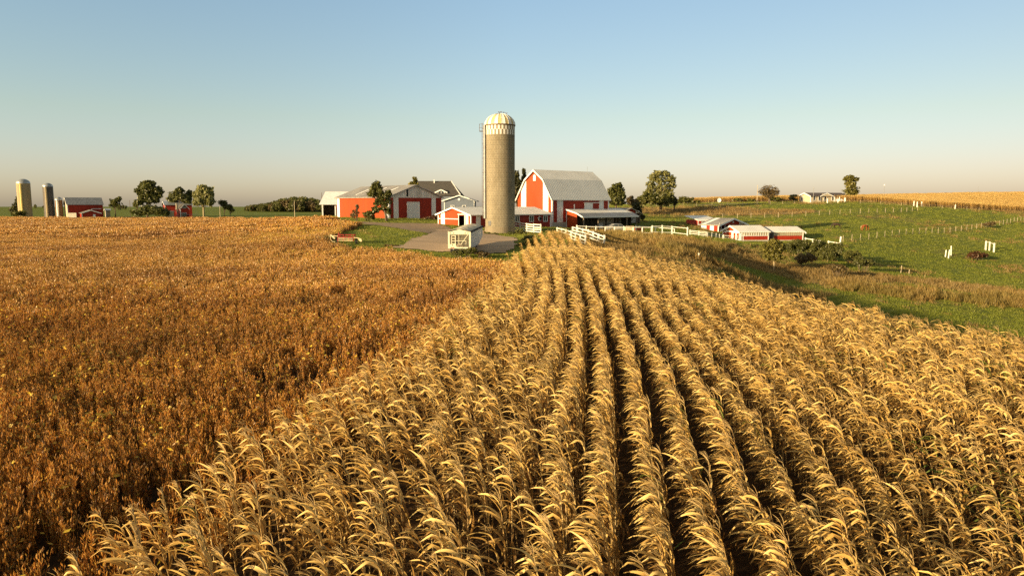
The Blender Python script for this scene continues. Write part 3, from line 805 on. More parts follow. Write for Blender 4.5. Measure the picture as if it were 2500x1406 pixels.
class Building:
    """origin: the corner nearest the camera; local +x runs along the right-hand wall, local +y along the left-hand wall"""
    def __init__(s, name, label, cat, corner, Lx, Ly, eave, prof, ridge, wall, phi=PHI, group=None, base=-1.0, holes_x=(), holes_y=(), wall_x=None, wall_y=None, open_x=False):
        s.e = empty(name, corner, phi, label, cat, group)
        s.Lx, s.Ly, s.eave, s.ridge, s.base = Lx, Ly, eave, ridge, base
        W = Ly if ridge == 'x' else Lx
        s.W = W; s.prof = [(t * W, eave + h) for t, h in prof]
        ps, pz = [p[0] for p in s.prof], [p[1] for p in s.prof]
        top = lambda u: float(np.interp(u, ps, pz))
        s.top = top
        flat = lambda u: eave
        t = .12
        mats = [wall, wall_x or wall, wall_y or wall]
        b = MB()
        tx, ty = (flat, top) if ridge == 'x' else (top, flat)
        th = .10
        def panel_y(x0, holes, mi):     # wall in the plane x = x0, running along y
            for q in strips(0, Ly, ty, ps if ridge == 'x' else [], list(holes), base):
                b.prism([(x0, u, z) for u, z in q], (th, 0, 0), mi)
        def panel_x(y0, holes, mi):
            for q in strips(th, Lx - th, tx, ps if ridge == 'y' else [], list(holes), base):
                b.prism([(u, y0, z) for u, z in q], (0, th, 0), mi)
        panel_y(0, holes_y, 2); panel_y(Lx - th, (), 0)
        if not open_x: panel_x(0, holes_x, 1)
        panel_x(Ly - th, (), 0)
        s.wall = b.build('wall', mats, s.e)
    def pt(s, t, u, z):
        return (t, u, z) if s.ridge == 'x' else (u, t, z)
    def roof(s, mat, over=.35, eo=.35, th=.14, t0=None, t1=None, name='roof', mats=None, facemat=None):
        """the roof skin along the section profile, carried over the ends and eaves"""
        Lr = s.Lx if s.ridge == 'x' else s.Ly
        a = -over if t0 is None else t0; c = Lr + over if t1 is None else t1
        p = [list(q) for q in s.prof]
        def ext(q0, q1):
            d = Vector((q0[0] - q1[0], q0[1] - q1[1])).normalized() * eo
            return [q0[0] + d.x, q0[1] + d.y]
        p = [ext(p[0], p[1])] + p[1:-1] + [ext(p[-1], p[-2])]
        b = MB()
        for k in range(len(p) - 1):
            (u0, z0), (u1, z1) = p[k], p[k + 1]
            z0 += .015; z1 += .015
            quad = [s.pt(a, u0, z0), s.pt(a, u1, z1), s.pt(a, u1, z1 + th), s.pt(a, u0, z0 + th)]
            e = s.pt(c - a, 0, 0)
            b.prism(quad, e, 0 if facemat is None else facemat[k])
        s.rp = p
        return b.build(name, mats or mat, s.e)
    def fascia(s, mat, over=.35, w=.22, end=0, name='gable_trim', th=.14):
        """boards under the roof edge on the gable end"""
        b = MB(); t = -over - .03 if end == 0 else (s.Lx if s.ridge == 'x' else s.Ly) + over + .03
        for (u0, z0), (u1, z1) in zip(s.rp[:-1], s.rp[1:]):
            b.prism([s.pt(t, u0, z0 - w + th), s.pt(t, u1, z1 - w + th), s.pt(t, u1, z1 + th + .03), s.pt(t, u0, z0 + th + .03)], s.pt(.045, 0, 0))
        return b.build(name, mat, s.e)
    def xpanel(s, name, x0, x1, z0, z1, mat, proud=.04, parent=None):
        """a board or panel on the right-hand wall"""
        return MB().box(x0, x1, -proud, .02, z0, z1).build(name, mat, parent or s.e)
    def ypanel(s, name, y0, y1, z0, z1, mat, proud=.04, parent=None):
        return MB().box(-proud, .02, y0, y1, z0, z1).build(name, mat, parent or s.e)
    def yshape(s, name, poly, mat, proud=.04):
        return MB().prism([(-proud, u, z) for u, z in poly], (proud + .02, 0, 0)).build(name, mat, s.e)
    def corner(s, mat, w=.22, names='corner_trim', top=None):
        h = top or s.eave
        b = MB(); b.box(-.05, w, -.05, -.002, s.base, h); b.box(-.05, -.002, -.002, w, s.base, h)
        return b.build(names, mat, s.e)
    def window(s, face, c, z0, w, h, frame=M_white, muntin=True, proud=.05):
        f, t = (s.xpanel, 1) if face == 'x' else (s.ypanel, 1)
        wd = f('window', c - w / 2, c + w / 2, z0, z0 + h, M_glass, proud)
        b = MB(); q = .10; pr = proud + .05
        def bx(a0, a1, b0, b1):
            if face == 'x': b.box(a0, a1, -pr, -.001, b0, b1)
            else: b.box(-pr, -.001, a0, a1, b0, b1)
        bx(c - w / 2 - q, c - w / 2, z0 - q, z0 + h + q); bx(c + w / 2, c + w / 2 + q, z0 - q, z0 + h + q)
        bx(c - w / 2, c + w / 2, z0 + h, z0 + h + q); bx(c - w / 2, c + w / 2, z0 - q, z0)
        if muntin: bx(c - .03, c + .03, z0, z0 + h)
        b.build('window_frame', frame, wd)
        return wd
GABLE = [(0, 0), (.5, 1), (1, 0)]
def gab(h): return [(0, 0), (.5, h), (1, 0)]

# --- gambrel barn
def barn():
    c = G(1348, 145)
    dx, dy = dirs(PHI); W, Lb = len_to(c, dy, 1264), len_to(c, dx, 1485)
    zb = c.z
    eave = P(1348, 484, 145).z - zb
    prof = [(0, 0), (.235, 3.75), (.5, 5.75), (.765, 3.75), (1, 0)]
    b = Building('barn', 'tall red gambrel barn with white corner strips and pale metal roof', 'barn', c, Lb, W, eave, prof, 'x', M_red, wall_y=M_redlit)
    b.roof(M_roofx, over=.45, eo=.55)
    b.fascia(M_white, over=.45, w=.33)
    b.corner(M_white, .28)
    MB().box(Lb - .25, Lb + .04, -.05, -.002, -1, eave).build('corner_trim', M_white, b.e)
    # white strips either side of the red field on the lit gable end
    for y0, y1 in ((1.15, 2.75), (W - 2.75, W - 1.15)):
        b.yshape('white_strip', [(y0, 0), (y1, 0), (y1, b.top(y1) - .05), (y0, b.top(y0) - .05)], M_whiterib)
    b.ypanel('gable_vent', W / 2 - .38, W / 2 + .38, eave + 3.6, eave + 4.6, M_white, .08)
    b.yshape('gable_vent', [(W / 2 - .38, eave + 4.6), (W / 2 + .38, eave + 4.6), (W / 2, eave + 4.95)], M_white, .08)
    b.xpanel('white_strip', 1.35, 3.0, 0.1, eave - .25, M_whiterib)
    b.xpanel('white_strip', Lb - 3.0, Lb - 1.6, 2.6, eave - .25, M_whiterib)
    d = b.xpanel('loft_door', 9.2, 11.7, eave - 2.95, eave - 1.0, M_whiterib, .12)
    MB().box(9.1, 13.8, -.2, -.02, eave - .98, eave - .84).build('door_track', M_white, d)
    b.xpanel('stone_base', -.02, Lb, -1.0, 1.45, M_block, .10)
    # lightning rod at the far end of the ridge
    MB().tube([(Lb - 1.2, W / 2, eave + 5.8), (Lb - 1.2, W / 2, eave + 7.0)], .025, 6).build('lightning_rod', M_steel, b.e)
    MB().box(6.1, 6.3, -.12, -.005, 0.4, eave - 1.2).build('downpipe', M_white, b.e)
    return b
barn()

# --- long low red shed with the silo in front of it
def milk_shed():
    c = G(1150, 125.5)
    dx, dy = dirs(PHI); Lx, Ly, ev = len_to(c, dx, 1344), len_to(c, dy, 1070), 2.25
    hole = (1.85, 3.55, 0, 2.15)
    b = Building('milking_shed', 'long low red shed with white metal roof passing behind the big silo', 'shed', c, Lx, Ly, ev, gab(1.25), 'x', M_red, wall_y=M_redlit, holes_y=[hole])
    b.roof(M_roofx, over=.4, eo=.45)
    b.fascia(M_white, over=.4, w=.22)
    b.corner(M_white, .16)
    b.yshape('white_strip', [(.75, 0), (1.55, 0), (1.55, b.top(1.55) - .03), (.75, b.top(.75) - .03)], M_white)
    b.yshape('white_strip', [(Ly - 2.2, 0), (Ly - .95, 0), (Ly - .95, b.top(Ly - .95) - .03), (Ly - 2.2, b.top(Ly - 2.2) - .03)], M_white)
    b.ypanel('white_band', 3.75, Ly - .15, 1.45, 1.58, M_white, .05)
    b.ypanel('corner_trim', Ly - .2, Ly + .04, -1, ev, M_white, .05)
    f = MB(); f.box(-.08, -.002, hole[0] - .14, hole[0], -.5, 2.3); f.box(-.08, -.002, hole[1], hole[1] + .14, -.5, 2.3); f.box(-.10, -.002, hole[0] - .14, hole[1] + .35, 2.3, 2.44)
    f.build('door_frame', M_white, b.e)
    b.ypanel('foundation', 3.75, Ly, -1, .12, M_block, .07)
    b.xpanel('white_strip', 1.1, 2.1, 0, ev - .05, M_whiterib)
    for cx in (len_to(c, dx, 1262), len_to(c, dx, 1297), len_to(c, dx, 1331)):
        b.window('x', cx, .95, .95, 1.0)
    # round white fan housing between two windows
    fan = MB(); fan.cyl((len_to(c, dx, 1316.5), -.12, 1.45), (0, 1, 0), .42, .2, 18); fo = fan.build('fan_housing', M_white, b.e)
    MB().cyl((len_to(c, dx, 1317.2), -.24, 1.45), (0, 1, 0), .33, .06, 18).build('fan_blade', M_dark, fo)
    b.xpanel('corner_trim', Lx - .15, Lx + .04, -1, ev, M_white, .05)
    return b
milk_shed()

# --- machine shed: orange long side, galvanised gable
def machine_shed():
    c = G(950, 150)
    dx, dy = dirs(PHI); Lx, Ly = len_to(c, dx, 1078), len_to(c, dy, 823)
    ev = P(950, 481, 150).z - c.z
    hg = P(1013, 453, 155).z - c.z - ev
    b = Building('machine_shed', 'wide orange red machine shed with galvanised gable and white side door', 'shed', c, Lx, Ly, ev, [(0, 0), (.5, hg), (1, 0)], 'y', M_red, wall_y=M_redlit)
    b.roof(M_galv, over=.4, eo=.45)
    b.fascia(M_steel, over=.4, w=.2)
    # galvanised sheets over the whole gable triangle
    MB().prism([(-.1, -.04, ev - .15), (Lx + .1, -.04, ev - .15), (Lx / 2, -.04, ev + hg)], (0, .06, 0)).build('gable_sheet', M_galvgable, b.e)
    b.xpanel('missing_sheet', 4.3, 4.75, ev + .1, ev + 1.55, M_dark, .05)
    b.corner(M_white, .3, top=ev - .16)
    b.ypanel('white_strip', .32, .95, -.6, ev - .1, M_white)
    b.ypanel('white_strip', Ly - 1.5, Ly - .25, -.6, ev - .1, M_white)
    b.xpanel('white_strip', 1.1, 2.3, -.3, ev - .16, M_whiterib)
    b.xpanel('white_strip', Lx - 2.6, Lx - 1.5, -.3, ev - .16, M_whiterib)
    d = b.xpanel('door', 4.55, 7.35, -.4, 3.35, M_whiterib, .07)
    f = MB(); f.box(4.37, 4.55, -.12, -.002, -.4, 3.5); f.box(7.35, 7.53, -.12, -.002, -.4, 3.5); f.box(4.55, 7.35, -.12, -.002, 3.35, 3.5)
    f.build('door_frame', M_white, d)
    # skylight strips laid in the roof slope
    sl = math.atan2(hg, Lx / 2)
    for t in (4.2, 9.3, 16.0):
        p = [(1.2, ev + 1.2 * math.tan(sl) + .18), (5.2, ev + 5.2 * math.tan(sl) + .18)]
        MB().prism([(p[0][0], t, p[0][1]), (p[1][0], t, p[1][1]), (p[1][0], t + .7, p[1][1]), (p[0][0], t + .7, p[0][1])], (0, 0, .05)).build('skylight_strip', M_white, b.e)
    return b
machine_shed()

def white_shed():
    """steep white roof towards the camera; open bays between white posts below"""
    c = G(786, 184)
    ev = P(786, 499, 184).z - c.z
    rz = P(800, 469, 189).z - c.z
    e = empty('pole_shed', c, math.radians(14), 'open pole shed with steep bright white roof left of the machine shed', 'shed')
    Lx, D = 12.5, 9.0
    b = MB(); b.box(0, Lx, D - .1, D, -1, ev); b.box(0, .1, 0, D, -1, ev); b.box(Lx - .1, Lx, 0, D, -1, ev)
    b.prism([(0, 0, ev), (0, D, ev), (0, D / 2, rz - .15)], (.1, 0, 0)); b.prism([(Lx - .1, 0, ev), (Lx - .1, D, ev), (Lx - .1, D / 2, rz - .15)], (.1, 0, 0))
    b.build('wall', M_wood, e)
    r = MB()
    r.prism([(-.6, -.9, ev - .1), (Lx, -.9, ev - .1), (Lx, D / 2, rz), (1.0, D / 2, rz)], (0, 0, .12))
    r.prism([(-.6, D + .9, ev - .1), (Lx, D + .9, ev - .1), (Lx, D / 2 + .01, rz), (1.0, D / 2 + .01, rz)], (0, 0, .12))
    r.build('roof', M_white, e)
    MB().box(3.2, 7.8, -.05, .05, ev - .9, ev - .12).build('red_board', M_redlit, e)
    for x in (.2, 3.4, 5.6, 8.0): MB().box(x - .16, x + .16, -.16, .16, -1, ev - .12).build('post', M_white, e)
white_shed()

# --- grey house with dormer and lower wing
def house():
    c = G(1158, 196)
    e = empty('grey_house', c, math.radians(0), 'blue grey farmhouse with dark shingle roof, dormer and lower gable wing', 'house')
    g = c.z
    def q(px, py, Y): p = P(px, py, Y); return (p.x - c.x, p.y - c.y, p.z - g)
    # lower wing: gable end towards the camera
    yl = 196; x0, x1 = q(1084, 500, yl)[0], q(1158, 500, yl)[0]
    ev = q(1084, 490, yl)[2]; ap = q(1121, 478, yl)[2]; xm = (x0 + x1) / 2
    MB().prism([(x0, 0, -1), (x1, 0, -1), (x1, 0, ev), (xm, 0, ap), (x0, 0, ev)], (0, 9, 0)).build('wing_wall', M_blue, e)
    r = MB(); k = (ap - ev) / (xm - x0)
    r.prism([(x0 - .6, -.5, ev - .6 * k), (xm, -.5, ap), (xm, -.5, ap + .2), (x0 - .6, -.5, ev - .6 * k + .2)], (0, 9.6, 0))
    r.prism([(x1 + .9, -.5, ev - .9 * k), (xm, -.5, ap), (xm, -.5, ap + .2), (x1 + .9, -.5, ev - .9 * k + .2)], (0, 9.6, 0))
    r.build('wing_roof', M_shingle, e)
    f = MB()
    f.prism([(x0 - .6, -.56, ev - .6 * k - .1), (xm, -.56, ap - .1), (xm, -.56, ap + .2), (x0 - .6, -.56, ev - .6 * k + .2)], (0, .05, 0))
    f.prism([(x1 + .9, -.56, ev - .9 * k - .1), (xm, -.56, ap - .1), (xm, -.56, ap + .2), (x1 + .9, -.56, ev - .9 * k + .2)], (0, .05, 0))
    f.build('gable_trim', M_white, e)
    for x in (x0, x1 - .15): MB().box(x, x + .2, -.05, -.002, -1, ev).build('corner_trim', M_white, e)
    for px in (1105, 1133):
        xc = q(px, 500, yl)[0]; z1 = q(px, 502.5, yl)[2]
        w = MB().box(xc - .4, xc + .4, -.06, .01, z1 - 1.3, z1).build('window', M_glass, e)
        fr = MB(); fr.box(xc - .52, xc - .4, -.1, -.002, z1 - 1.4, z1 + .12); fr.box(xc + .4, xc + .52, -.1, -.002, z1 - 1.4, z1 + .12); fr.box(xc - .4, xc + .4, -.1, -.002, z1, z1 + .12); fr.box(xc - .4, xc + .4, -.1, -.002, z1 - 1.4, z1 - 1.3)
        fr.build('window_frame', M_white, w)
    MB().cyl((xm + .0, -.06, ap - 1.0), (0, 1, 0), .33, .1, 16).build('round_vent', M_white, e)
    # main block behind: ridge across the view
    ym = 206 - c.y
    X0, X1 = q(1000, 470, 206)[0], q(1122, 470, 206)[0]
    re = q(1060, 477, 201)[2]; rr = q(1060, 444, 209)[2]
    MB().box(X0 + .8, X1 - .8, ym - 3.6, ym + 9, -1.5, re).build('house_wall', M_blue, e)
    r = MB()
    r.prism([(X0, ym - 4.3, re - .1), (X1 + .6, ym - 4.3, re - .1), (X1 - 2.6, ym + 3, rr), (X0 + .6, ym + 3, rr)], (0, 0, .2))
    r.prism([(X0, ym + 10.3, re - .1), (X1 + .6, ym + 10.3, re - .1), (X1 - 2.6, ym + 3.01, rr), (X0 + .6, ym + 3.01, rr)], (0, 0, .2))
    r.prism([(X1 + .3, ym - 4.2, re), (X1 + .3, ym + 10.2, re), (X1 - 2.8, ym + 3, rr)], (-.15, 0, 0))
    r.build('house_roof', M_shingle, e)
    tb = MB(); tb.bar((X1 + .6, ym - 4.32, re + .1), (X1 - 2.55, ym + 2.9, rr + .14), .22, .22); tb.build('roof_trim', M_white, e)
    MB().box(q(1061, 445, 209)[0] - .12, q(1061, 445, 209)[0] + .12, ym + 1.9, ym + 2.2, rr - .6, rr + .55).build('vent_pipe', M_white, e)
    # dormer
    dx, dz = q(1076.5, 466, 202)[0], q(1076.5, 475, 202)[2]
    hz = q(1076.5, 461, 202)[2]
    d = MB().prism([(dx - 1.15, ym - 3.4, dz - .2), (dx + 1.15, ym - 3.4, dz - .2), (dx + 1.15, ym - 3.4, dz + .75), (dx, ym - 3.4, hz - .5), (dx - 1.15, ym - 3.4, dz + .75)], (0, 4.5, 0)).build('dormer', M_tan, e)
    rt = MB(); kk = (hz - .35 - dz - .55) / 1.6
    rt.bar((dx - 1.75, ym - 3.75, hz - .35 - 1.75 * kk), (dx, ym - 3.75, hz - .3), .12, .32); rt.bar((dx + 1.75, ym - 3.75, hz - .35 - 1.75 * kk), (dx, ym - 3.75, hz - .3), .12, .32)
    rt.build('dormer_trim', M_white, d)
    rf = MB()
    for sg in (-1, 1):
        rf.prism([(dx + sg * 1.8, ym - 3.7, hz - .3 - 1.8 * kk), (dx, ym - 3.7, hz - .22), (dx, ym - 3.7, hz - .08), (dx + sg * 1.8, ym - 3.7, hz - .16 - 1.8 * kk)], (0, 5, 0))
    rf.build('dormer_roof', M_shingle, d)
    MB().box(dx - .8, dx + .8, ym - 3.46, ym - 3.38, dz - .05, dz + .95).build('dormer_window', M_glass, d)
    wf = MB(); wf.box(dx - .06, dx + .06, ym - 3.5, ym - 3.4, dz - .05, dz + .95); wf.box(dx - .95, dx - .8, ym - 3.5, ym - 3.39, dz - .2, dz + 1.0); wf.box(dx + .8, dx + .95, ym - 3.5, ym - 3.39, dz - .2, dz + 1.0); wf.box(dx - .8, dx + .8, ym - 3.5, ym - 3.39, dz - .2, dz - .05)
    wf.build('dormer_window_frame', M_white, d)
house()

# --- lean-to open shed against the barn, and the gabled one beyond it
def lean_to():
    D = 3.0
    ax, ay = dirs(PHI); cb = G(1348, 145)
    o = (cb.x - ay[0] * (D + .06), cb.y - ay[1] * (D + .06), cb.z)
    t = len_to(o, ax, 1408); c = Vector((o[0] + ax[0] * t, o[1] + ax[1] * t, 0)); c.z = Z(c.x, c.y)
    e = empty('cattle_shed', c, PHI, 'low open fronted cattle shed with pale roof against the barn', 'shed')
    Lx = len_to(c, ax, 1541)
    ev = P(1408, 523, c.y).z - c.z; top = P(1388, 511.5, c.y + 2.2).z - c.z
    w = MB(); w.prism([(0, 0, -1), (0, D, -1), (0, D, top), (0, 0, ev)], (.12, 0, 0)); w.build('end_wall', M_redlit, e)
    bk = MB(); bk.box(0.12, Lx, D - .1, D, -1, top - .1); bk.box(Lx - .1, Lx, 0, D - .1, -1, ev); bk.build('back_wall', M_shadewood, e)
    r = MB()
    r.prism([(-.25, D + .2, top), (Lx + .2, D + .2, top), (Lx + .2, -.2, ev + .12), (-.25, -.2, ev + .12)], (0, 0, .12), 0)
    r.prism([(-.25, -.2, ev + .12), (Lx + .2, -.2, ev + .12), (Lx + .2, -1.9, ev - .62), (-.25, -1.9, ev - .62)], (0, 0, .12), 1)
    r.build('roof', [M_roofx, M_galvx], e)  # lower slope in greyer metal, its shade put into the colour
    f = MB(); f.bar((-.3, D + .2, top + .04), (-.3, -.2, ev + .16), .08, .26); f.bar((-.3, -.2, ev + .16), (-.3, -1.9, ev - .58), .08, .26); f.build('roof_trim', M_white, e)
    MB().box(-.25, Lx + .2, -1.96, -1.9, ev - .72, ev - .48).build('eave_board', M_white, e)
    for x in (.3, 4.6, 9.0, 13.4, Lx - .2):
        MB().box(x - .1, x + .1, -1.75, -1.55, -1, ev - .6).build('post', M_wood, e)
    for x in (9.4, 12.0, 14.9):
        MB().box(x, x + 2.1, D - .2, D - .11, .35, ev - .3).build('pale_sheet', M_block, e)
    for z in (1.0, 1.9): MB().box(8.8, Lx - .2, D - .28, D - .21, z, z + .12).build('rail', M_wood, e)
    MB().box(-.05, -.002, .12, D - .6, .25, .4).build('base_board', M_redlit, e)
    MB().box(-.06, -.002, D - .14, D + .06, -1, top - .2).build('corner_trim', M_white, e)
    cc = G(1562, 161)
    e2 = empty('gabled_shed', cc, PHI, 'small maroon gabled shed with galvanised roof beyond the cattle shed', 'shed')
    ev2 = P(1562, 521, 161).z - cc.z; ap2 = P(1531, 509.5, 157).z - cc.z
    Wd = 7.0
    MB().prism([(-Wd, 0, ev2), (0, 0, ev2), (-Wd / 2, 0, ap2)], (0, .12, 0)).build('gable_wall', M_red, e2)
    bb = MB(); bb.box(-.1, 0, 0.12, 11, -1, ev2); bb.box(-Wd, -Wd + .1, .12, 11, -1, ev2); bb.box(-Wd + .1, -.1, 10.9, 11, -1, ev2); bb.build('wall', M_wood, e2)
    rr = MB()
    rr.prism([(.5, -.5, ev2 - .2), (-Wd / 2, -.5, ap2 + .02), (-Wd / 2, -.5, ap2 + .16), (.5, -.5, ev2 - .06)], (0, 12, 0))
    rr.prism([(-Wd - .5, -.5, ev2 - .2), (-Wd / 2, -.5, ap2 + .02), (-Wd / 2, -.5, ap2 + .16), (-Wd - .5, -.5, ev2 - .06)], (0, 12, 0))
    rr.build('roof', M_galv, e2)
    MB().box(-1.5, -.3, -.05, -.002, ev2 + .05, ev2 + .55).build('white_panel', M_white, e2)
    for x in (-.1, -3.2): MB().box(x - .1, x + .1, -.1, .1, -1, ev2).build('post', M_wood, e2)
    MB().box(-3.0, -.3, .5, .6, .2, 2.3).build('gate_panel', M_steel, e2)
    MB().bar((-3.0, .42, .3), (-.3, .42, 2.2), .1, .1).build('brace', M_wood, e2)
lean_to()

# ------------------------------------------------------------------ silo
M_stave = paint('silo_concrete', (.23, .185, .12), .9, .13, .7, dirt=(.22, .16, .09), streak=True)
M_stavew = paint('silo_white_stave', (.72, .68, .58), .8, .08, 1.0)
M_domeyel = paint('dome_yellow', (.60, .46, .19), .45, .08, 1.0)
M_domewhite = paint('dome_white', (.74, .72, .66), .4, .06, 1.0)
M_rust = paint('rusty_steel', (.13, .095, .06), .7, .2, 2)
def stave_mat():
    """concrete staves: brick pattern wrapped round the silo"""
    m, nt, out = new_mat('silo_staves')
    b = N(nt, 'ShaderNodeBsdfPrincipled', Roughness=.92); b.inputs['Specular IOR Level'].default_value = .15
    tc = N(nt, 'ShaderNodeTexCoord'); sp = N(nt, 'ShaderNodeSeparateXYZ'); L(nt, tc.outputs['Object'], sp.inputs[0])
    ang = mathn(nt, 'MULTIPLY', mathn(nt, 'ARCTAN2', sp.outputs[1], sp.outputs[0]), 2.5)
    cb = N(nt, 'ShaderNodeCombineXYZ'); L(nt, sp.outputs[2], cb.inputs[0]); L(nt, ang, cb.inputs[1])
    br = N(nt, 'ShaderNodeTexBrick', Scale=1.0); br.offset = .5
    br.inputs['Brick Width'].default_value = .76; br.inputs['Row Height'].default_value = .26; br.inputs['Mortar Size'].default_value = .018
    br.inputs['Color1'].default_value = (.27, .23, .155, 1); br.inputs['Color2'].default_value = (.235, .20, .135, 1); br.inputs['Mortar'].default_value = (.15, .12, .08, 1)
    L(nt, cb.outputs[0], br.inputs['Vector'])
    n = N(nt, 'ShaderNodeTexNoise', Scale=.8, Detail=7.0, Roughness=.7); mp = N(nt, 'ShaderNodeMapping'); mp.inputs['Scale'].default_value = (1, 1, .3)
    L(nt, tc.outputs['Object'], mp.inputs[0]); L(nt, mp.outputs[0], n.inputs['Vector'])
    r = ramp(nt, [(.3, (.78, .76, .70)), (.55, (1, 1, 1)), (.75, (1.2, 1.18, 1.12))]); L(nt, n.outputs['Fac'], r.inputs[0])
    n2 = N(nt, 'ShaderNodeTexNoise', Scale=2.2, Detail=2.0); L(nt, tc.outputs['Object'], n2.inputs['Vector'])
    r2 = ramp(nt, [(.70, (0, 0, 0)), (.78, (1, 1, 1))]); L(nt, n2.outputs['Fac'], r2.inputs[0])
    c = mixc(nt, 1.0, br.outputs['Color'], r.outputs[0], 'MULTIPLY')
    c = mixc(nt, mathn(nt, 'MULTIPLY', r2.outputs[0], .55), c, (.36, .32, .24))
    L(nt, c, b.inputs['Base Color']); L(nt, b.outputs[0], out.inputs[0])
    bp = N(nt, 'ShaderNodeBump', Strength=.5, Distance=.02); L(nt, br.outputs['Fac'], bp.inputs['Height']); bp.invert = True; L(nt, bp.outputs[0], b.inputs['Normal'])
    return m
M_staves = stave_mat()
def ring(b, r0, r1, z0, z1, n, mats=(0,), shift=0):
    for k in range(n):
        a0, a1 = 2 * math.pi * k / n, 2 * math.pi * (k + 1) / n
        b.add([(r0 * math.cos(a0), r0 * math.sin(a0), z0), (r0 * math.cos(a1), r0 * math.sin(a1), z0), (r1 * math.cos(a1), r1 * math.sin(a1), z1), (r1 * math.cos(a0), r1 * math.sin(a0), z1)], [(0, 1, 2, 3)], mats[(k + shift) % len(mats)])
def silo():
    c = G(1221, 122); R = 2.5
    z = lambda py: P(1221, py, 122).z - c.z
    e = empty('silo', c, 0, 'tallest concrete stave silo with striped dome in the middle of the farmyard', 'silo')
    zc0, zc1, zt = z(331), z(307), z(278)
    b = MB(); ring(b, R + .12, R + .12, -1, .9, 48); ring(b, R + .12, R, .9, .92, 48)
    b.build('foundation', M_stave, e)
    b = MB(); ring(b, R, R, .9, zc0, 72); b.build('staves', M_staves, e, smooth=True)
    b = MB(); zm = (zc0 + zc1) / 2
    ring(b, R + .01, R + .01, zc0, zm, 52, (0, 1)); ring(b, R + .01, R + .01, zm, zc1 - .12, 52, (0, 1), 1)
    b.build('checkered_band', [M_stave, M_stavew], e)
    b = MB(); ring(b, R + .11, R + .11, zc1 - .12, zc1 + .06, 48); ring(b, R, R + .11, zc1 - .12, zc1 - .12, 48); ring(b, R + .11, R, zc1 + .06, zc1 + .08, 48)
    b.build('dome_rim', M_rust, e)
    n = 26; b = MB(); h = zt - zc1 - .06; m = 9
    for j in range(m):
        t0, t1 = j / m * math.pi / 2, (j + 1) / m * math.pi / 2
        ring(b, (R + .06) * math.cos(t0), (R + .06) * math.cos(t1), zc1 + .06 + h * math.sin(t0), zc1 + .06 + h * math.sin(t1), n, (0, 1))
    b.build('dome', [M_domewhite, M_domeyel], e)
    b = MB()
    for k in range(n):      # raised seams between the dome's gores
        a = 2 * math.pi * k / n
        pts = [((R + .08) * math.cos(t) * math.cos(a), (R + .08) * math.cos(t) * math.sin(a), zc1 + .07 + h * math.sin(t)) for t in np.linspace(0, 1.45, 7)]
        b.tube(pts, .03, 4, cap=False)
    b.build('dome_seams', M_domewhite, e)
    b = MB()
    for zz in np.arange(1.6, zc0, .76):
        pts = [((R + .012) * math.cos(a), (R + .012) * math.sin(a), zz) for a in np.linspace(0, 2 * math.pi, 49)]
        b.tube(pts, .012, 4, cap=False)
    b.build('hoops', M_stave, e)
    # unloading chute and ladder up the west side
    ax = math.radians(200); cx, cy = math.cos(ax), math.sin(ax)
    b = MB(); b.tube([((R + .22) * cx, (R + .22) * cy, z(533)), ((R + .22) * cx, (R + .22) * cy, zc1 - .1)], .26, 10); b.build('chute', M_steel, e)
    tx, ty = -cy, cx
    b = MB()
    for s in (-.22, .22):
        b.bar(((R + .62) * cx + tx * s, (R + .62) * cy + ty * s, z(533)), ((R + .62) * cx + tx * s, (R + .62) * cy + ty * s, zc1 + .3), .035)
    for zz in np.arange(z(533), zc1, .45):
        b.bar(((R + .62) * cx - tx * .22, (R + .62) * cy - ty * .22, zz), ((R + .62) * cx + tx * .22, (R + .62) * cy + ty * .22, zz), .022)
    for zz in np.arange(z(533) + .4, zc1, 2.4):
        b.bar(((R - .05) * cx, (R - .05) * cy, zz), ((R + .64) * cx, (R + .64) * cy, zz), .05)
    b.build('ladder', M_rust, e)
    b = MB(); b.box(-R - .95, -R - .1, -.5, .4, zc1 - .98, zc1 - .92)
    for x, y in ((-R - .92, -.57), (-R - .92, .47), (-R - .3, -.57)): b.bar((x, y, zc1 - .92), (x, y, zc1 + .2), .035)
    for zz in (zc1 - .4, zc1 + .18): b.bar((-R - .92, -.57, zz), (-R - .92, .47, zz), .045); b.bar((-R - .92, -.57, zz), (-R - .2, -.57, zz), .045)
    b.build('platform', M_rust, e)
    MB().box(-1.95, -1.5, -2.05, -1.85, 1.2, 1.95).build('switch_box', M_steel, e)
    for k, an in enumerate((-.06, .02, .13, .25, .36, .48)):     # birds along the top of the dome
        t = math.pi / 2 - abs(an) * .95
        r = (R + .06) * math.cos(t) * (1 if an > 0 else -1)
        bb = MB()
        bb.tube([(-.17, 0, .14), (-.08, 0, .17), (.03, 0, .2), (.10, 0, .24), (.14, 0, .30), (.20, 0, .29)], [.015, .05, .075, .06, .045, .008], 8)
        bb.tube([(.0, .02, .14), (.0, .02, -.02)], .01, 4); bb.tube([(.0, -.02, .14), (.0, -.02, -.02)], .01, 4)
        o = bb.build('bird', M_rust, None, True, (c.x + r, c.y - .05, c.z + zc1 + .09 + h * math.sin(t)))
        o.rotation_euler = (0, 0, RNG.uniform(0, 6))
        tag(o, 'small dark bird perched on top of the big silo dome', 'bird', 'birds perched along the silo dome')
silo()

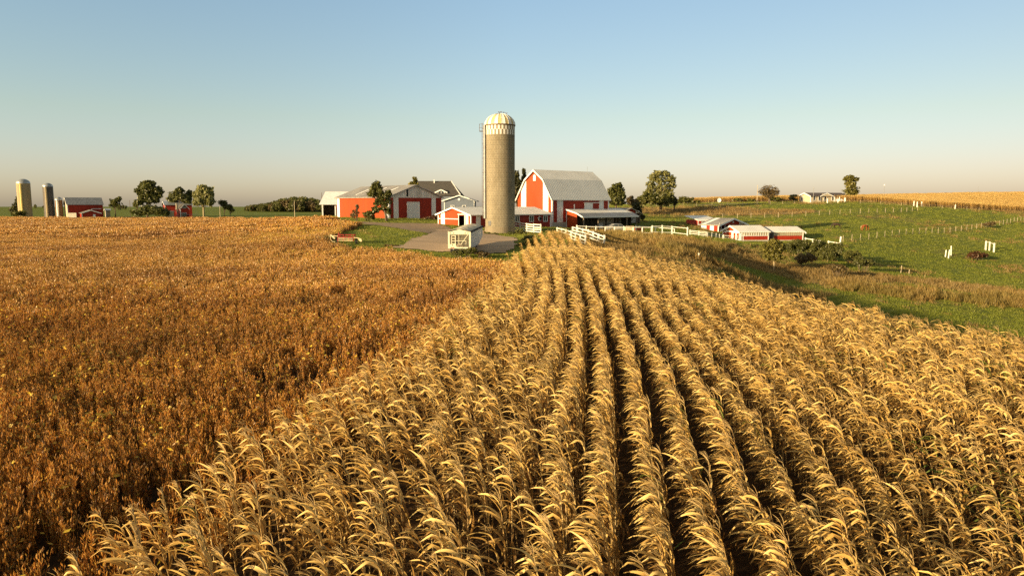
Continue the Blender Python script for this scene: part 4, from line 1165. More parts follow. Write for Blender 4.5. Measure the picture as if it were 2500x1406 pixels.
# ------------------------------------------------------------------ grain trailer and hay rake
M_cream = paint('cream_trailer_paint', (.66, .60, .42), .45, .08, 1.5, dirt=(.40, .33, .20))
M_trside = paint('trailer_side', (.60, .58, .56), .4, .05, .8, dirt=(.46, .43, .38))
M_tarp = paint('worn_tarp', (.62, .52, .36), .85, .2, 2.2, dirt=(.24, .20, .15))
M_dullsteel = paint('dull_brown_steel', (.17, .14, .10), .7, .15, 2)
M_redlamp = paint('red_lamp', (.5, .02, .01), .3, .05, 2)
def trailer():
    a, b_ = G(1095, 83), G(1150, 83)
    rz = math.radians(-5)
    e = empty('grain_trailer', (a.x, a.y, a.z), rz, 'cream hopper grain trailer with arched tarp parked on the yard', 'trailer')
    W, Ln = 2.6, 11.0
    z0, z1 = .75, P(1100, 566, 83).z - a.z
    slope = .03
    zz = lambda y, z: z + y * slope
    b = MB()    # side sheets, with bottom edges rising towards the hoppers' outlets at both ends
    for x in (0, W - .06):
        b.prism([(x, 0, z0 + .1), (x, .6, zz(.6, z0)), (x, 3.2, zz(3, z0 - .1)), (x, 7.6, zz(8, z0 - .1)), (x, Ln, zz(Ln, z0 + .7)), (x, Ln, zz(Ln, z1)), (x, 0, z1)], (.06, 0, 0))
    b.build('body', M_trside, e)
    b = MB()
    b.box(-.03, .16, -.06, .06, z0 - .05, z1); b.box(W - .16, W + .03, -.06, .06, z0 - .05, z1)
    b.prism([(.16, -.06, z1 - .3), (W - .16, -.06, z1 - .3), (W - .16, -.06, z1), (W / 2, -.06, z1 + .28), (.16, -.06, z1)], (0, .12, 0))
    b.box(.16, W - .16, -.06, .06, z0 - .05, z0 + .12)
    b.box(.16, .95, -.05, .05, z0 + .12, z0 + .45)
    b.build('end_frame', M_cream, e)
    MB().prism([(.16, .06, z1 - .3), (W - .16, .06, z1 - .3), (W - .16, 1.5, z0 + .45), (.16, 1.5, z0 + .45)], (0, .04, .04)).build('slope_sheet', M_dullsteel, e)
    b = MB()
    for x in np.arange(.25, W - .2, .16): b.bar((x, -.01, z0 + .12), (x, -.01, z1 - .3), .011)
    for z in np.arange(z0 + .25, z1 - .32, .16): b.bar((.16, -.012, z), (W - .16, -.012, z), .011)
    b.build('end_grid', M_cream, e)
    b = MB()
    for x in (.42, .86): b.bar((x, -.09, z0 + .30), (x, -.09, z1 - .42), .075)
    for z in np.linspace(z0 + .5, z1 - .45, 4): b.bar((.42, -.09, z), (.86, -.09, z), .07)
    b.build('ladder', M_cream, e)
    b = MB(); b.bar((1.5, -.07, z0 + .45), (W - .25, -.07, z1 - .3), .06); b.bar((.9, -.07, z0 + .85), (2.1, -.07, z0 + .85), .05); b.bar((1.25, -.07, z0 + .45), (1.25, -.07, z1 - .35), .04); b.bar((2.1, -.07, z0 + .45), (2.1, -.07, z0 + .85), .04)
    b.build('brace', M_cream, e)
    for x in (.25, .62, W - .62, W - .30):
        MB().box(x - .07, x + .07, -.08, -.06, z1 - .2, z1 - .12).build('marker_light', M_dark, e)
    for x in (.35, .58): MB().box(x - .08, x + .08, -.1, -.06, z0 + .0, z0 + .1).build('tail_light', M_redlamp, e)
    # tarp: a shallow arch with folds
    ny, nx = 40, 10
    V, Q = [], []
    for j in range(ny):
        for i in range(nx):
            t = i / (nx - 1); y = j / (ny - 1) * Ln
            w = (vnoise(np.array([t * 6.0]), np.array([y * 2.2]), 1.0, 3)[0] - .5) * .16 * (1 - abs(2 * t - 1) ** 4)
            V.append((t * W, y, zz(y, z1) + .02 + .30 * (1 - (2 * t - 1) ** 2) + w))
    for j in range(ny - 1):
        for i in range(nx - 1): Q.append((j * nx + i, j * nx + i + 1, (j + 1) * nx + i + 1, (j + 1) * nx + i))
    o = bpy.data.objects.new('tarp', fast_mesh('tarp', V, Q, M_tarp, None, True)); COL.objects.link(o); o.parent = e
    b = MB(); b.bar((W + .02, 0, z1 - .02), (W + .02, Ln, zz(Ln, z1) - .02), .12, .22); b.build('tarp_roll', M_rubber, e)
    b = MB(); b.bar((-.02, 0, z1 + .02), (-.02, Ln, zz(Ln, z1) + .02), .06, .08); b.build('top_rail', M_cream, e)
    # chassis, axles with wheels under the near end, landing legs under the far end
    b = MB(); b.box(.5, .65, .1, Ln - .5, z0 - .22, z0 - .05); b.box(W - .65, W - .5, .1, Ln - .5, z0 - .22, z0 - .05); b.build('chassis', M_steel, e)
    for y in (.9, 2.1):
        MB().bar((.2, y, .48), (W - .2, y, .48), .12).build('axle', M_steel, e)
        for x in (.15, W - .45):
            w = MB().cyl((x + .15, y, .48 + y * slope), (1, 0, 0), .5, .3, 22).build('wheel', M_rubber, e)
            MB().cyl((x + .15, y, .48 + y * slope), (1, 0, 0), .26, .32, 16).build('rim', M_steel, w)
    for x in (.45, W - .45):
        b = MB(); b.box(x - .08, x + .08, 8.1, 8.26, .1, zz(8, z0 + .2)); b.bar((x, 8.2, .75), (x, 6.7, zz(6.7, z0 - .1)), .07); b.box(x - .14, x + .14, 8.02, 8.34, .1, .22); b.build('landing_leg', M_rust, e)
    for y in (4.2, 6.6):
        MB().prism([(.5, y - .8, zz(y, z0 - .05)), (W - .5, y - .8, zz(y, z0 - .05)), (W - .8, y - .25, .5), (.8, y - .25, .5)], (0, .5, 0)).build('hopper', M_steel, e)
trailer()

M_implred = paint('implement_red', (.28, .030, .020), .5, .15, 2)
M_implcream = paint('implement_cream', (.62, .48, .28), .5, .1, 2)
def rake():
    c = G(845, 90)
    e = empty('hay_rake', c, math.radians(-4), 'old red and cream hay rake parked at the bean field edge', 'rake')
    b = MB()
    for y, z in ((0, .9), (.5, 1.15), (.9, .8)): b.bar((-1.05, y, z), (.95, y, z), .09)
    for x in (-1.05, -.35, .35, .95):
        b.bar((x, 0, .35), (x, 0, .95), .09); b.bar((x, 0, .95), (x, .9, 1.2), .08); b.bar((x, .9, .4), (x, .9, 1.2), .08)
    b.bar((-1.05, 0, .9), (-.85, -.1, 1.5), .07)
    b.build('frame', M_implred, e)
    b = MB()
    for z in (.45, .62, .78): b.bar((-1.0, -.08, z), (.9, -.08, z - .06), .05)
    b.bar((.9, 0, .85), (1.75, .05, .72), .09); b.bar((-1.0, 0, 1.0), (-1.7, 0, 1.02), .08)
    b.build('tine_bar', M_implcream, e)
    MB().prism([(-2.05, -.05, 1.15), (-1.9, -.05, 1.2), (-1.35, -.05, .75), (-1.5, -.05, .62)], (0, .12, 0)).build('end_shield', M_implcream, e)
    MB().prism([(1.55, -.05, .62), (1.95, -.05, .72), (2.05, -.05, .35), (1.85, -.05, .3)], (0, .12, 0)).build('end_shield', M_implcream, e)
    MB().tube([(-2.0, 0, 1.1), (-1.98, 0, .6), (-1.75, 0, .32), (-1.4, 0, .3)], .04, 6).build('guard_hoop', M_implcream, e)
    for x in (-1.25, 1.2):
        w = MB().cyl((x, .45, .34), (1, 0, 0), .36, .16, 18).build('wheel', M_rubber, e)
        MB().cyl((x, .45, .34), (1, 0, 0), .17, .18, 12).build('rim', M_implcream, w)
    b = MB(); b.bar((0, .9, .7), (.1, 3.0, .45), .09); b.build('drawbar', M_implred, e)
rake()

# ------------------------------------------------------------------ fences
M_fence = paint('fence_white', (.76, .72, .60), .6, .08, 2)
M_postw = paint('weathered_post', (.42, .34, .22), .85, .15, 2)
def board_fence(label, pts, n_rail=3, h=1.3, step=2.4, mat=None, post=.15, rail=.15, group='white board fences round the farmyard', name='board_fence'):
    mat = mat or M_fence
    g = [G(px, Y) for px, Y in pts]
    o = g[0]
    line = []
    for a, b in zip(g[:-1], g[1:]):
        n = max(1, round((b - a).length / step))
        for k in range(n): line.append(a.lerp(b, k / n))
    line.append(g[-1])
    line = [Vector((p.x, p.y, Z(p.x, p.y))) - o for p in line]
    e = empty(name, o, 0, label, 'fence', group)
    for p in line:
        w = post / 2 * random.uniform(.9, 1.15); q = random.uniform(-.05, .08)
        b = MB(); b.box(p.x - w, p.x + w, p.y - w, p.y + w, p.z - .3, p.z + h + q)
        b.add([(p.x - w, p.y - w, p.z + h + q), (p.x + w, p.y - w, p.z + h + q), (p.x + w, p.y + w, p.z + h + q), (p.x - w, p.y + w, p.z + h + q), (p.x, p.y, p.z + h + q + .07)], [(0, 1, 4), (1, 2, 4), (2, 3, 4), (3, 0, 4)])
        b.build('post', mat, e)
    for k in range(n_rail):
        zz = h * (.93 - k * (.72 / max(1, n_rail - 1) if n_rail > 1 else 0))
        b = MB()
        for p, q in zip(line[:-1], line[1:]):
            d = (q - p).normalized(); s = Vector((d.y, -d.x, 0)) * (post / 2 + .02)
            b.bar(p + s + Vector((0, 0, zz + random.uniform(-.03, .03))), q + s + Vector((0, 0, zz + random.uniform(-.03, .03))), .04, rail)
        b.build('rail', mat, e)
    return e
board_fence('white three rail fence running down towards the corn end, lower of the pair', [(1360, 112), (1394, 99), (1429, 86)], 3, 1.2, 4.4, rail=.15, post=.18)
board_fence('white three rail fence running down beside the corn, upper of the pair', [(1398, 114), (1436, 101), (1475, 88)], 3, 1.2, 4.9, rail=.17, post=.2)
board_fence('white board fence between the silo base and the low red shed', [(1254, 126), (1320, 118)], 4, 1.6, 2.6, rail=.17)
board_fence('long white two rail fence in front of the cattle shed', [(1408, 124), (1500, 125), (1590, 126)], 2, 1.25, 1.75, post=.18, rail=.10)
board_fence('white two rail fence right of the parked car, ending at the weeds', [(1592, 127), (1640, 128), (1678, 127)], 2, 1.45, 2.0, post=.19, rail=.10)
board_fence('white rail fence set back behind the parked car', [(1552, 142), (1600, 142), (1646, 140)], 1, 1.2, 3.0, post=.15, rail=.09)
board_fence('white pen fence left of the small red sheds', [(1684, 140), (1706, 139), (1724, 137)], 4, 1.2, 2.0, rail=.09, post=.12)
board_fence('white pen fence with leaning gate before the white gabled shed', [(1727, 139), (1748, 141), (1764, 143)], 3, 1.15, 1.6, rail=.09, post=.12)
board_fence('white low fence along the front of the white gabled shed', [(1766, 144), (1790, 144), (1800, 145)], 3, 1.1, 1.7, rail=.09, post=.12)
board_fence('small white curved gate at the corner of the white gabled shed', [(1804, 144.5), (1814, 145)], 5, 1.5, 1.2, post=.12, rail=.1)
board_fence('white broken rail fence trailing off right of the red sheds', [(1966, 149), (1984, 146), (2002, 143)], 1, .95, 3.2, post=.18)
board_fence('short white rail between two posts in the scrub', [(2022, 140), (2046, 138)], 1, 1.2, 3.0, post=.22, rail=.12)

def post_thing(label, px, Y, h, w=.22, tilt=0, cap=False, group=None, name='fence_post', mat=None):
    g = G(px, Y, -.15)
    b = MB(); b.tube([(0, 0, 0), (0, 0, h * .5), (0, 0, h - .06), (0, 0, h)], [w * .55, w * .5, w * .48, w * .3], 10)
    o = b.build(name, mat or M_fence, None, False, g); o.rotation_euler = (random.uniform(-.04, .04), tilt, 0)
    return tag(o, label, 'post', group)
post_thing('lone white post at the corn edge', 1706, 84, 1.0)
post_thing('stout leaning white post beside the dark scrub', 2050, 142, 2.1, .34, .06)
for px, Y, h, tl, lb in ((2308, 139, 1.5, .04, 'left'), (2315, 137, 1.9, .06, 'middle'), (2322, 141, 2.1, -.03, 'right')):
    post_thing('white post in the pasture trio, %s one of the three' % lb, px, Y, h, .22, tl, group='trio of white posts in the pasture')
for px, Y, h, tl, lb in ((2199, 112, 1.35, .08, 'taller'), (2219, 111, 1.0, .05, 'shorter')):
    post_thing('thin pale stake in the dry valley grass, %s of two' % lb, px, Y, h, .12, tl, mat=M_postw, group='two thin stakes in the valley grass')
for px, Y, h, lb in ((2231, 252, 1.9, 'white post before the hill corn, left of the group'), (2239, 247, 2.0, 'white post before the hill corn, lowest of the group'), (2250, 249, 2.0, 'white post before the hill corn, right of the group'), (2332, 248, 1.7, 'single white post before the hill corn further right')):
    post_thing(lb, px, Y, h, .34, 0, group='white posts before the hill corn')
board_fence('white leaning posts joined by a low rail in the pasture', [(2406, 150), (2415, 150), (2426, 148)], 1, 1.9, 5.0, post=.2, rail=.1, name='broken_gate', group='broken fence pieces in the pasture')

def wire_fence(label, pts, h=1.15, step=3.4, w=.07):
    e = board_fence(label, pts, 2, h, step, M_postw, w, .018, 'wire fences across the pasture', 'wire_fence')
    return e
wire_fence('wire fence climbing the pasture from the scrub to the right edge', [(2058, 149), (2160, 160), (2260, 172), (2360, 187), (2440, 203), (2500, 220)], 1.35, 3.6, .075)
wire_fence('wire fence across the pasture behind the small red sheds', [(1692, 207), (1800, 207), (1900, 207), (2000, 210), (2100, 215), (2200, 226), (2240, 234)], 1.35, 4.2, .09)
wire_fence('wire fence along the hill road', [(1570, 247), (1700, 247), (1850, 250), (1940, 255)], 1.1, 5, .07)
wire_fence('wire fence along the lower edge of the hill corn', [(2100, 254), (2200, 250), (2300, 246), (2390, 250)], 1.1, 6, .07)

# ------------------------------------------------------------------ small red sheds in the pasture
M_clear = paint('weathered_clear_panel', (.36, .30, .20), .45, .10, 1.0, rib='x', pitch=.5, ribh=.03)
def white_shed_small():
    phi = math.radians(12); c = G(1808, 150); dx, dy = dirs(phi)
    Lx, Ly = len_to(c, dx, 1876), len_to(c, dy, 1763)
    z = lambda py, Y=150: P(1800, py, Y).z - c.z
    ev, ap = z(567.5), z(553.5)
    b = Building('calf_shed', 'small shed with white and red gable and a slatted window strip', 'shed', c, Lx, Ly, ev, gab(ap - ev), 'x', M_red, phi=phi, wall_y=M_white)
    b.roof(M_roofx, over=.4, eo=.22); b.fascia(M_white, over=.4, w=.3)
    b.corner(M_white, .2)
    for y0, y1 in ((.45, 1.5), (Ly - 1.7, Ly - .5)): b.ypanel('red_panel', y0, y1, .25, ev - .25, M_redlit, .06)
    b.ypanel('red_panel', 2.2, 2.9, .2, ev - .2, M_redlit, .06)
    for k, (y0, y1) in enumerate(((Ly / 2 - .05, Ly / 2 + .95), (Ly / 2 + 1.05, Ly / 2 + 2.05))): b.ypanel('door', y0, y1, .05, ev - .1, M_redlit, .07)
    m = Ly / 2 + .3
    b.yshape('gable_panel', [(m - 1.3, ev + .25), (m + 1.5, ev + .25), (m + 1.0, ev + .75), (m - .1, ev + 1.12), (m - 1.0, ev + .8)], M_redlit, .06)
    w = b.xpanel('window_strip', .25, Lx - .2, ev * .60, ev - .05, M_clear, .05)
    s = MB()
    for x in np.linspace(.3, Lx - .25, 12): s.box(x - .045, x + .045, -.1, -.05, ev * .60, ev - .05)
    s.box(.2, Lx, -.1, -.002, ev * .55, ev * .60); s.build('window_frame', M_white, w)
    b.xpanel('foundation', .2, Lx, -1, .15, M_block, .06)
    b.xpanel('corner_trim', Lx - .14, Lx + .04, .15, ev, M_white, .05)
white_shed_small()
def second_shed():
    phi = math.radians(9); c = G(1888, 153); dx, dy = dirs(phi)
    Lx, Ly = len_to(c, dx, 1960), 6.5
    z = lambda py: P(1900, py, 153).z - c.z
    ev, ap = z(567), z(556)
    b = Building('heifer_shed', 'low red shed with bare pale roof right of the white gabled shed', 'shed', c, Lx, Ly, ev, gab(ap - ev), 'x', M_red, phi=phi, wall_y=M_steel)
    b.roof(M_roofx, over=.4, eo=.22)
    b.xpanel('clear_panel', .05, Lx - .05, ev * .58, ev - .06, M_clear, .06)
    b.xpanel('foundation', 0, Lx, -1, .15, M_block, .06)
    b.xpanel('corner_trim', Lx - .15, Lx + .05, -1, ev, M_white, .07)
    f = MB(); f.bar((Lx + .47, -.4, ev - .22), (Lx + .47, Ly / 2, ap - .05), .06, .28); f.build('gable_trim', M_white, b.e)
second_shed()
def loafing_shed():
    phi = math.radians(36); c = G(1754, 163); dx, dy = dirs(phi)
    Lx, Ly = len_to(c, dx, 1819), len_to(c, dy, 1712)
    z = lambda py: P(1754, py, 163).z - c.z
    ev, ap = z(549.5), P(1790, 534, 168).z - c.z
    hole = (.5, Lx - 1.0, 0, ev - .05)
    b = Building('loafing_shed', 'red gabled shed with grey metal roof and dark open gable end', 'shed', c, Lx, Ly, ev, [(0, 0), (.5, ap - ev), (1, 0)], 'y', M_red, phi=phi, holes_x=[hole])
    b.roof(M_galv, over=.6, eo=.5); b.fascia(M_white, over=.6, w=.34)
    b.corner(M_white, .18)
    for x in (.9, 2.3, 3.8, 5.2): 
        if x < Lx - 1: b.xpanel('post', x - .07, x + .07, -1, ev, M_white, .03)
    b.xpanel('white_panel', Lx * .76, Lx * .9, ev + .05, ev + .75, M_white)
    b.xpanel('white_panel', .25, 1.3, ev + .03, ev + .45, M_white)
    y2 = Ly
    b.ypanel('white_strip', 1.3, 2.4, -.3, ev - .05, M_whiterib)
    d = b.ypanel('door', 3.4, 4.7, -.2, ev - .15, M_white, .07)
    b.ypanel('corner_trim', Ly - .2, Ly + .03, -1, ev, M_white, .05)
    m = MB().cyl((Lx / 2, -.2, ap - .75), (0, 1, 0), .16, .3, 10).build('lamp_housing', M_white, b.e)
    # skylight band down the roof slope
    k = (ap - ev) / (Lx / 2)
    MB().prism([(-.3, Ly - 1.6, ev - .3 * k + .2), (Lx / 2 - .1, Ly - 1.6, ap + .12), (Lx / 2 - .1, Ly - .3, ap + .12), (-.3, Ly - .3, ev - .3 * k + .2)], (0, 0, .05)).build('skylight_strip', M_white, b.e)
    # the older wing on its left, with a pale higher roof
    c2 = G(1704, 172); d2x, d2y = dirs(math.radians(14))
    e = empty('hay_shed', c2, math.radians(14), 'red shed with long pale roof tucked behind the grey roofed one', 'shed')
    L2 = len_to(c2, d2x, 1748); ev2 = P(1704, 537, 172).z - c2.z; ap2 = P(1704, 528, 176).z - c2.z
    w = MB(); w.box(0, L2, 0, .1, -1, ev2); w.box(0, .1, .1, 6, -1, ev2); w.box(L2 - .1, L2, .1, 6, -1, ev2); w.build('wall', M_red, e)
    r = MB(); r.prism([(-.4, -.5, ev2 - .1), (L2 + .5, -.5, ev2 - .1), (L2 + .5, 6.2, ap2), (-.4, 6.2, ap2)], (0, 0, .14)); r.build('roof', M_roofx, e)
    MB().box(-.45, L2 + .5, -.56, -.5, ev2 - .25, ev2 + .06).build('eave_board', M_white, e)
    MB().box(-.05, .12, -.05, -.002, -1, ev2 - .15).build('corner_trim', M_white, e)
    MB().box(.9, 1.9, -.04, -.002, -.5, ev2 - .2).build('white_strip', M_whiterib, e)
loafing_shed()

# ------------------------------------------------------------------ ranch house on the hill
def ranch_house():
    phi = math.radians(15); c = G(1979, 268); dx, dy = dirs(phi)
    Lx, Ly = len_to(c, dx, 2065), len_to(c, dy, 1951)
    z = lambda py, Y=268: P(1979, py, Y).z - c.z
    ev, ap = z(478.5), z(471.5, 270)
    b = Building('ranch_house', 'long tan ranch house with brown roof on the hill', 'house', c, Lx, Ly, ev, gab(ap - ev), 'x', M_tan, phi=phi)
    b.roof(M_brownroof, over=.5, eo=.5); b.fascia(M_white, over=.5, w=.35)
    b.corner(M_white, .25)
    for f in (.10, .24, .40, .62, .79, .94): b.window('x', f * Lx, 1.0, .9, 1.4, muntin=False)
    b.window('y', Ly * .75, 1.0, .9, 1.4, muntin=False)
    b.xpanel('door', Lx * .385, Lx * .425, .3, 2.4, M_dark, .08)
    xm = Lx * .42
    MB().prism([(xm - 2.6, -.6, ev - .1), (xm + 2.6, -.6, ev - .1), (xm, -.6, ap - .25)], (0, 2.6, 0)).build('porch_gable', M_tan, b.e)
    t = MB(); t.bar((xm - 3, -.68, ev - .2), (xm, -.68, ap - .1), .1, .28); t.bar((xm + 3, -.68, ev - .2), (xm, -.68, ap - .1), .1, .28); t.build('porch_trim', M_white, b.e)
    b.xpanel('white_skirting', 0, Lx, -1, .25, M_tan, .05)
    p = MB()
    for x in (xm + 1, xm + 3.2, xm + 5.4):
        p.box(x - .12, x + .12, -3.6, -3.4, -.6, 2.2)
    for k in range(12): p.box(xm + 1 + k * .37, xm + 1.25 + k * .37, -3.5, -3.42, .35, 1.35)
    p.box(xm + .9, xm + 5.5, -3.6, 0, .15, .3); p.box(xm + .9, xm + 5.5, -3.55, -3.4, 1.35, 1.45)
    p.build('porch_deck', M_white, b.e)
ranch_house()
post_thing('white gate post in front of the tan ranch house', 2063, 262, 1.7, .5)
post_thing('white gate post below the ranch house porch, left of two', 2020, 259, 1.8, .42, group='gate posts below the porch')
post_thing('white gate post below the ranch house porch, right of two', 2046, 259, 1.6, .42, group='gate posts below the porch')

# ------------------------------------------------------------------ poles
def pole(label, px, Y, py0, r=.14, arm=False, name='utility_pole', mat=None, cat='pole'):
    g = G(px, Y, -.2); h = P(px, py0, Y).z - g.z
    e = empty(name, g, 0, label, cat)
    MB().tube([(0, 0, 0), (0, 0, h)], [r, r * .65], 8).build('shaft', mat or M_postw, e)
    if arm: MB().bar((-.9, 0, h - .4), (.9, 0, h - .4), .12).build('crossarm', mat or M_postw, e)
    return e
pole('pale utility pole left of the bare tree on the hill', 1848, 254, 452, .13)
pole('slim grey antenna mast at the ranch house', 1985, 266, 457, .10, name='antenna_mast', mat=M_steel, cat='antenna')
pole('thin pole with white lamp behind the hill corn', 2157, 330, 450, .10, name='lamp_pole', mat=M_steel)
pole('faint thin pole far behind the hill corn', 2387, 400, 455, .08, mat=M_steel)
pole('thin dark pole beside the big round tree at the far farm', 319, 345, 489, .13, mat=M_rust)
pole('pale pole in the field left of the small leaning tree', 538, 300, 503, .16)
pole('pale pole in front of the wooded hill', 720, 262, 489, .15)
_g = G(1755, 272); _e = empty('satellite_dish', _g, 0, 'round white dish on a short stand beside the hill road', 'dish')
_h = P(1755, 489, 272).z - _g.z
MB().tube([(0, 0, -.2), (0, 0, _h)], .12, 8).build('stand', M_steel, _e)
_b = MB()
for j in range(4):
    for k in range(16):
        r0, r1 = j * .2, (j + 1) * .2; a0, a1 = k * math.pi / 8, (k + 1) * math.pi / 8
        _b.add([(r * math.cos(a), .2 * (r / .8) ** 2 * -1, _h + r * math.sin(a)) for r, a in ((r0, a0), (r1, a0), (r1, a1), (r0, a1))], [(0, 1, 2, 3)])
_b.build('dish', M_white, _e, True)
_lp = [o for o in bpy.data.objects if o.name == 'lamp_pole'][0]
MB().cyl((0, -.2, P(2157, 452, 330).z - _lp.location.z), (0, 0, 1), .26, .5, 10).build('lamp', M_white, _lp)

# ------------------------------------------------------------------ far farm beyond the beans
M_farstave = paint('pale_silo_concrete', (.36, .28, .16), .9, .10, .4, streak=True)
M_fardark = paint('blue_steel_silo', (.10, .085, .07), .5, .12, .5)
M_brownsilo = paint('brown_tile_silo', (.16, .095, .06), .8, .12, .5)
M_domeg = paint('galvanised_dome', (.36, .37, .36), .35, .08, .6, metal=.4)
def far_silo(label, px, Y, pw, py_top, py_shoulder, wall, strip, name='silo'):
    c = G(px, Y, -.5); R = pw / 2 / F * Y * 1.0
    z = lambda py: P(px, py, Y).z - c.z
    e = empty(name, c, 0, label, 'silo')
    b = MB(); ring(b, R, R, 0, z(py_shoulder), 32); b.build('tower', wall, e, True)
    b = MB(); h = z(py_top) - z(py_shoulder)
    for j in range(7):
        t0, t1 = j / 7 * math.pi / 2, (j + 1) / 7 * math.pi / 2
        ring(b, (R + .08) * math.cos(t0), max(.01, (R + .08) * math.cos(t1)), z(py_shoulder) + h * math.sin(t0), z(py_shoulder) + h * math.sin(t1), 32)
    b.build('dome', M_domeg, e, True)
    a = math.radians(-78); b = MB(); b.tube([((R + .2) * math.cos(a), (R + .2) * math.sin(a), .5), ((R + .2) * math.cos(a), (R + .2) * math.sin(a), z(py_shoulder) - .3)], .5, 8); b.build('chute', strip, e)
M_strip = paint('yellow_chute', (.62, .48, .16), .6, .06, 1)
far_silo('tallest pale silo of the far farm at the left edge', 63, 350, 29, 437, 448, M_farstave, M_strip)
far_silo('slimmer dark silo with pale chute at the far farm', 122, 352, 22, 447, 456, M_fardark, M_farstave)
far_silo('shortest brown silo against the far red barn', 146, 352, 16, 481, 489, M_brownsilo, M_white)
def far_barn(label, name, px, Y, px_end, px_left, py_eave, py_ridge, wall, wall_y, roof, phi=PHI, ridge='x', cat='barn', dz=-.3, holes=None, h_over=.4):
    c = G(px, Y, dz); dx, dy = dirs(phi)
    Lx, Ly = len_to(c, dx, px_end), len_to(c, dy, px_left)
    z = lambda py, yy=Y: P(px, py, yy).z - c.z
    ev, ap = z(py_eave), P(px, py_ridge, Y + (Ly * .4 if ridge == 'x' else 2)).z - c.z
    b = Building(name, label, cat, c, Lx, Ly, ev, [(0, 0), (.5, ap - ev), (1, 0)], ridge, wall, phi=phi, wall_y=wall_y)
    b.roof(roof, over=h_over, eo=.5); b.fascia(M_white, over=h_over, w=.35); b.corner(M_white, .3)
    return b
_b = far_barn('long red barn with plain grey roof beside the far silos', 'barn', 166, 348, 253, 159, 499, 483, M_red, M_tan, M_galvx)
_d = _b.xpanel('door', 10.5, 12.6, 1.0, 4.2, M_red, .1)
MB().box(10.2, 10.5, -.14, -.002, 1.0, 4.4).build('door_frame', M_white, _d); MB().box(10.2, 14.5, -.14, -.002, 4.4, 4.65).build('door_track', M_white, _d)
_b = far_barn('small red brown gabled shed in front of the far red barn', 'shed', 200, 338, 246, 196, 520.5, 513.5, M_red, M_red, M_galv, ridge='y', cat='shed', phi=math.radians(34))
_b.xpanel('door', 4.6, 5.6, -.2, 2.0, M_white, .06)
_c = G(165, 336); _e = empty('block_wall', _c, 0, 'low pale concrete block wall before the far red barn', 'wall')
_b = MB(); _b.box(0, 4.2, 0, .3, -1, P(170, 520, 336).z - _c.z); _b.build('blocks', M_block, _e)
_b = far_barn('little cream shed right of the far red barn', 'shed', 259, 372, 270, 257, 513, 510, M_tan, M_tan, M_white, cat='shed')
_b = far_barn('grey roofed red shed behind the far red house', 'shed', 404, 372, 470, 398, 500.5, 492.5, M_red, M_red, M_domeg, cat='shed', phi=math.radians(30))
def red_house():
    c = G(441, 340, -.3); phi = math.radians(38); dx, dy = dirs(phi)
    Lx, Ly = len_to(c, dx, 462), len_to(c, dy, 434)
    z = lambda py: P(441, py, 340).z - c.z
    ev, ap = z(510), z(499)
    b = Building('red_house', 'small red house with white window trim at the far farm', 'house', c, Lx, Ly + 3, ev, [(0, 0), (.5, ap - ev), (1, 0)], 'y', M_red, phi=phi)
    b.roof(M_shingle, over=.4, eo=.4); b.fascia(M_white, over=.4, w=.3); b.corner(M_white, .25)
    b.window('x', Lx * .42, 1.1, 1.8, 1.7); b.window('x', Lx * .5, ev + .3, 1.3, 1.1)
    ch = MB().box(-1.2, -.4, 2.0, 2.8, ev - 1.5, ap + .5).build('chimney', M_tan, b.e)
    MB().box(Lx * .5 - 1.4, Lx + 4.0, -1.8, -.05, 1.9, 2.05).build('porch_roof', M_galvx, b.e)
    p = MB().box(-6.5, -2.6, 1.0, 5.0, -1, 3.4).build('porch_room', M_tan, b.e)
    MB().box(-6.8, -2.4, .7, 5.2, 3.4, 3.6).build('porch_room_roof', M_white, p)
red_house()

# ------------------------------------------------------------------ trees and shrubs
def foliage(name, a, b, c, trans=.36):
    return leaf_mat(name, [(0, a), (.5, b), (1, c)], trans=trans, gloss=.03, rnd=.1)
M_oak = foliage('dark_oak_leaves', (.050, .056, .014), (.105, .108, .024), (.18, .17, .042))
M_mid = foliage('mid_green_leaves', (.055, .062, .013), (.115, .115, .023), (.20, .18, .045))
M_willow = foliage('willow_leaves', (.12, .12, .036), (.23, .22, .066), (.33, .31, .12))
M_yellow = foliage('yellow_green_leaves', (.085, .080, .015), (.18, .16, .030), (.30, .25, .055))
M_brownleaf = foliage('brown_autumn_leaves', (.060, .040, .014), (.14, .095, .034), (.24, .17, .065))
M_rustleaf = foliage('rust_red_brush', (.045, .020, .010), (.10, .042, .018), (.17, .075, .03))
M_conif = foliage('conifer_needles', (.032, .036, .013), (.068, .068, .022), (.12, .11, .04))
M_bark = paint('bark', (.13, .095, .06), .95, .2, 3)
M_barkpale = paint('pale_bark', (.34, .26, .14), .9, .15, 3)

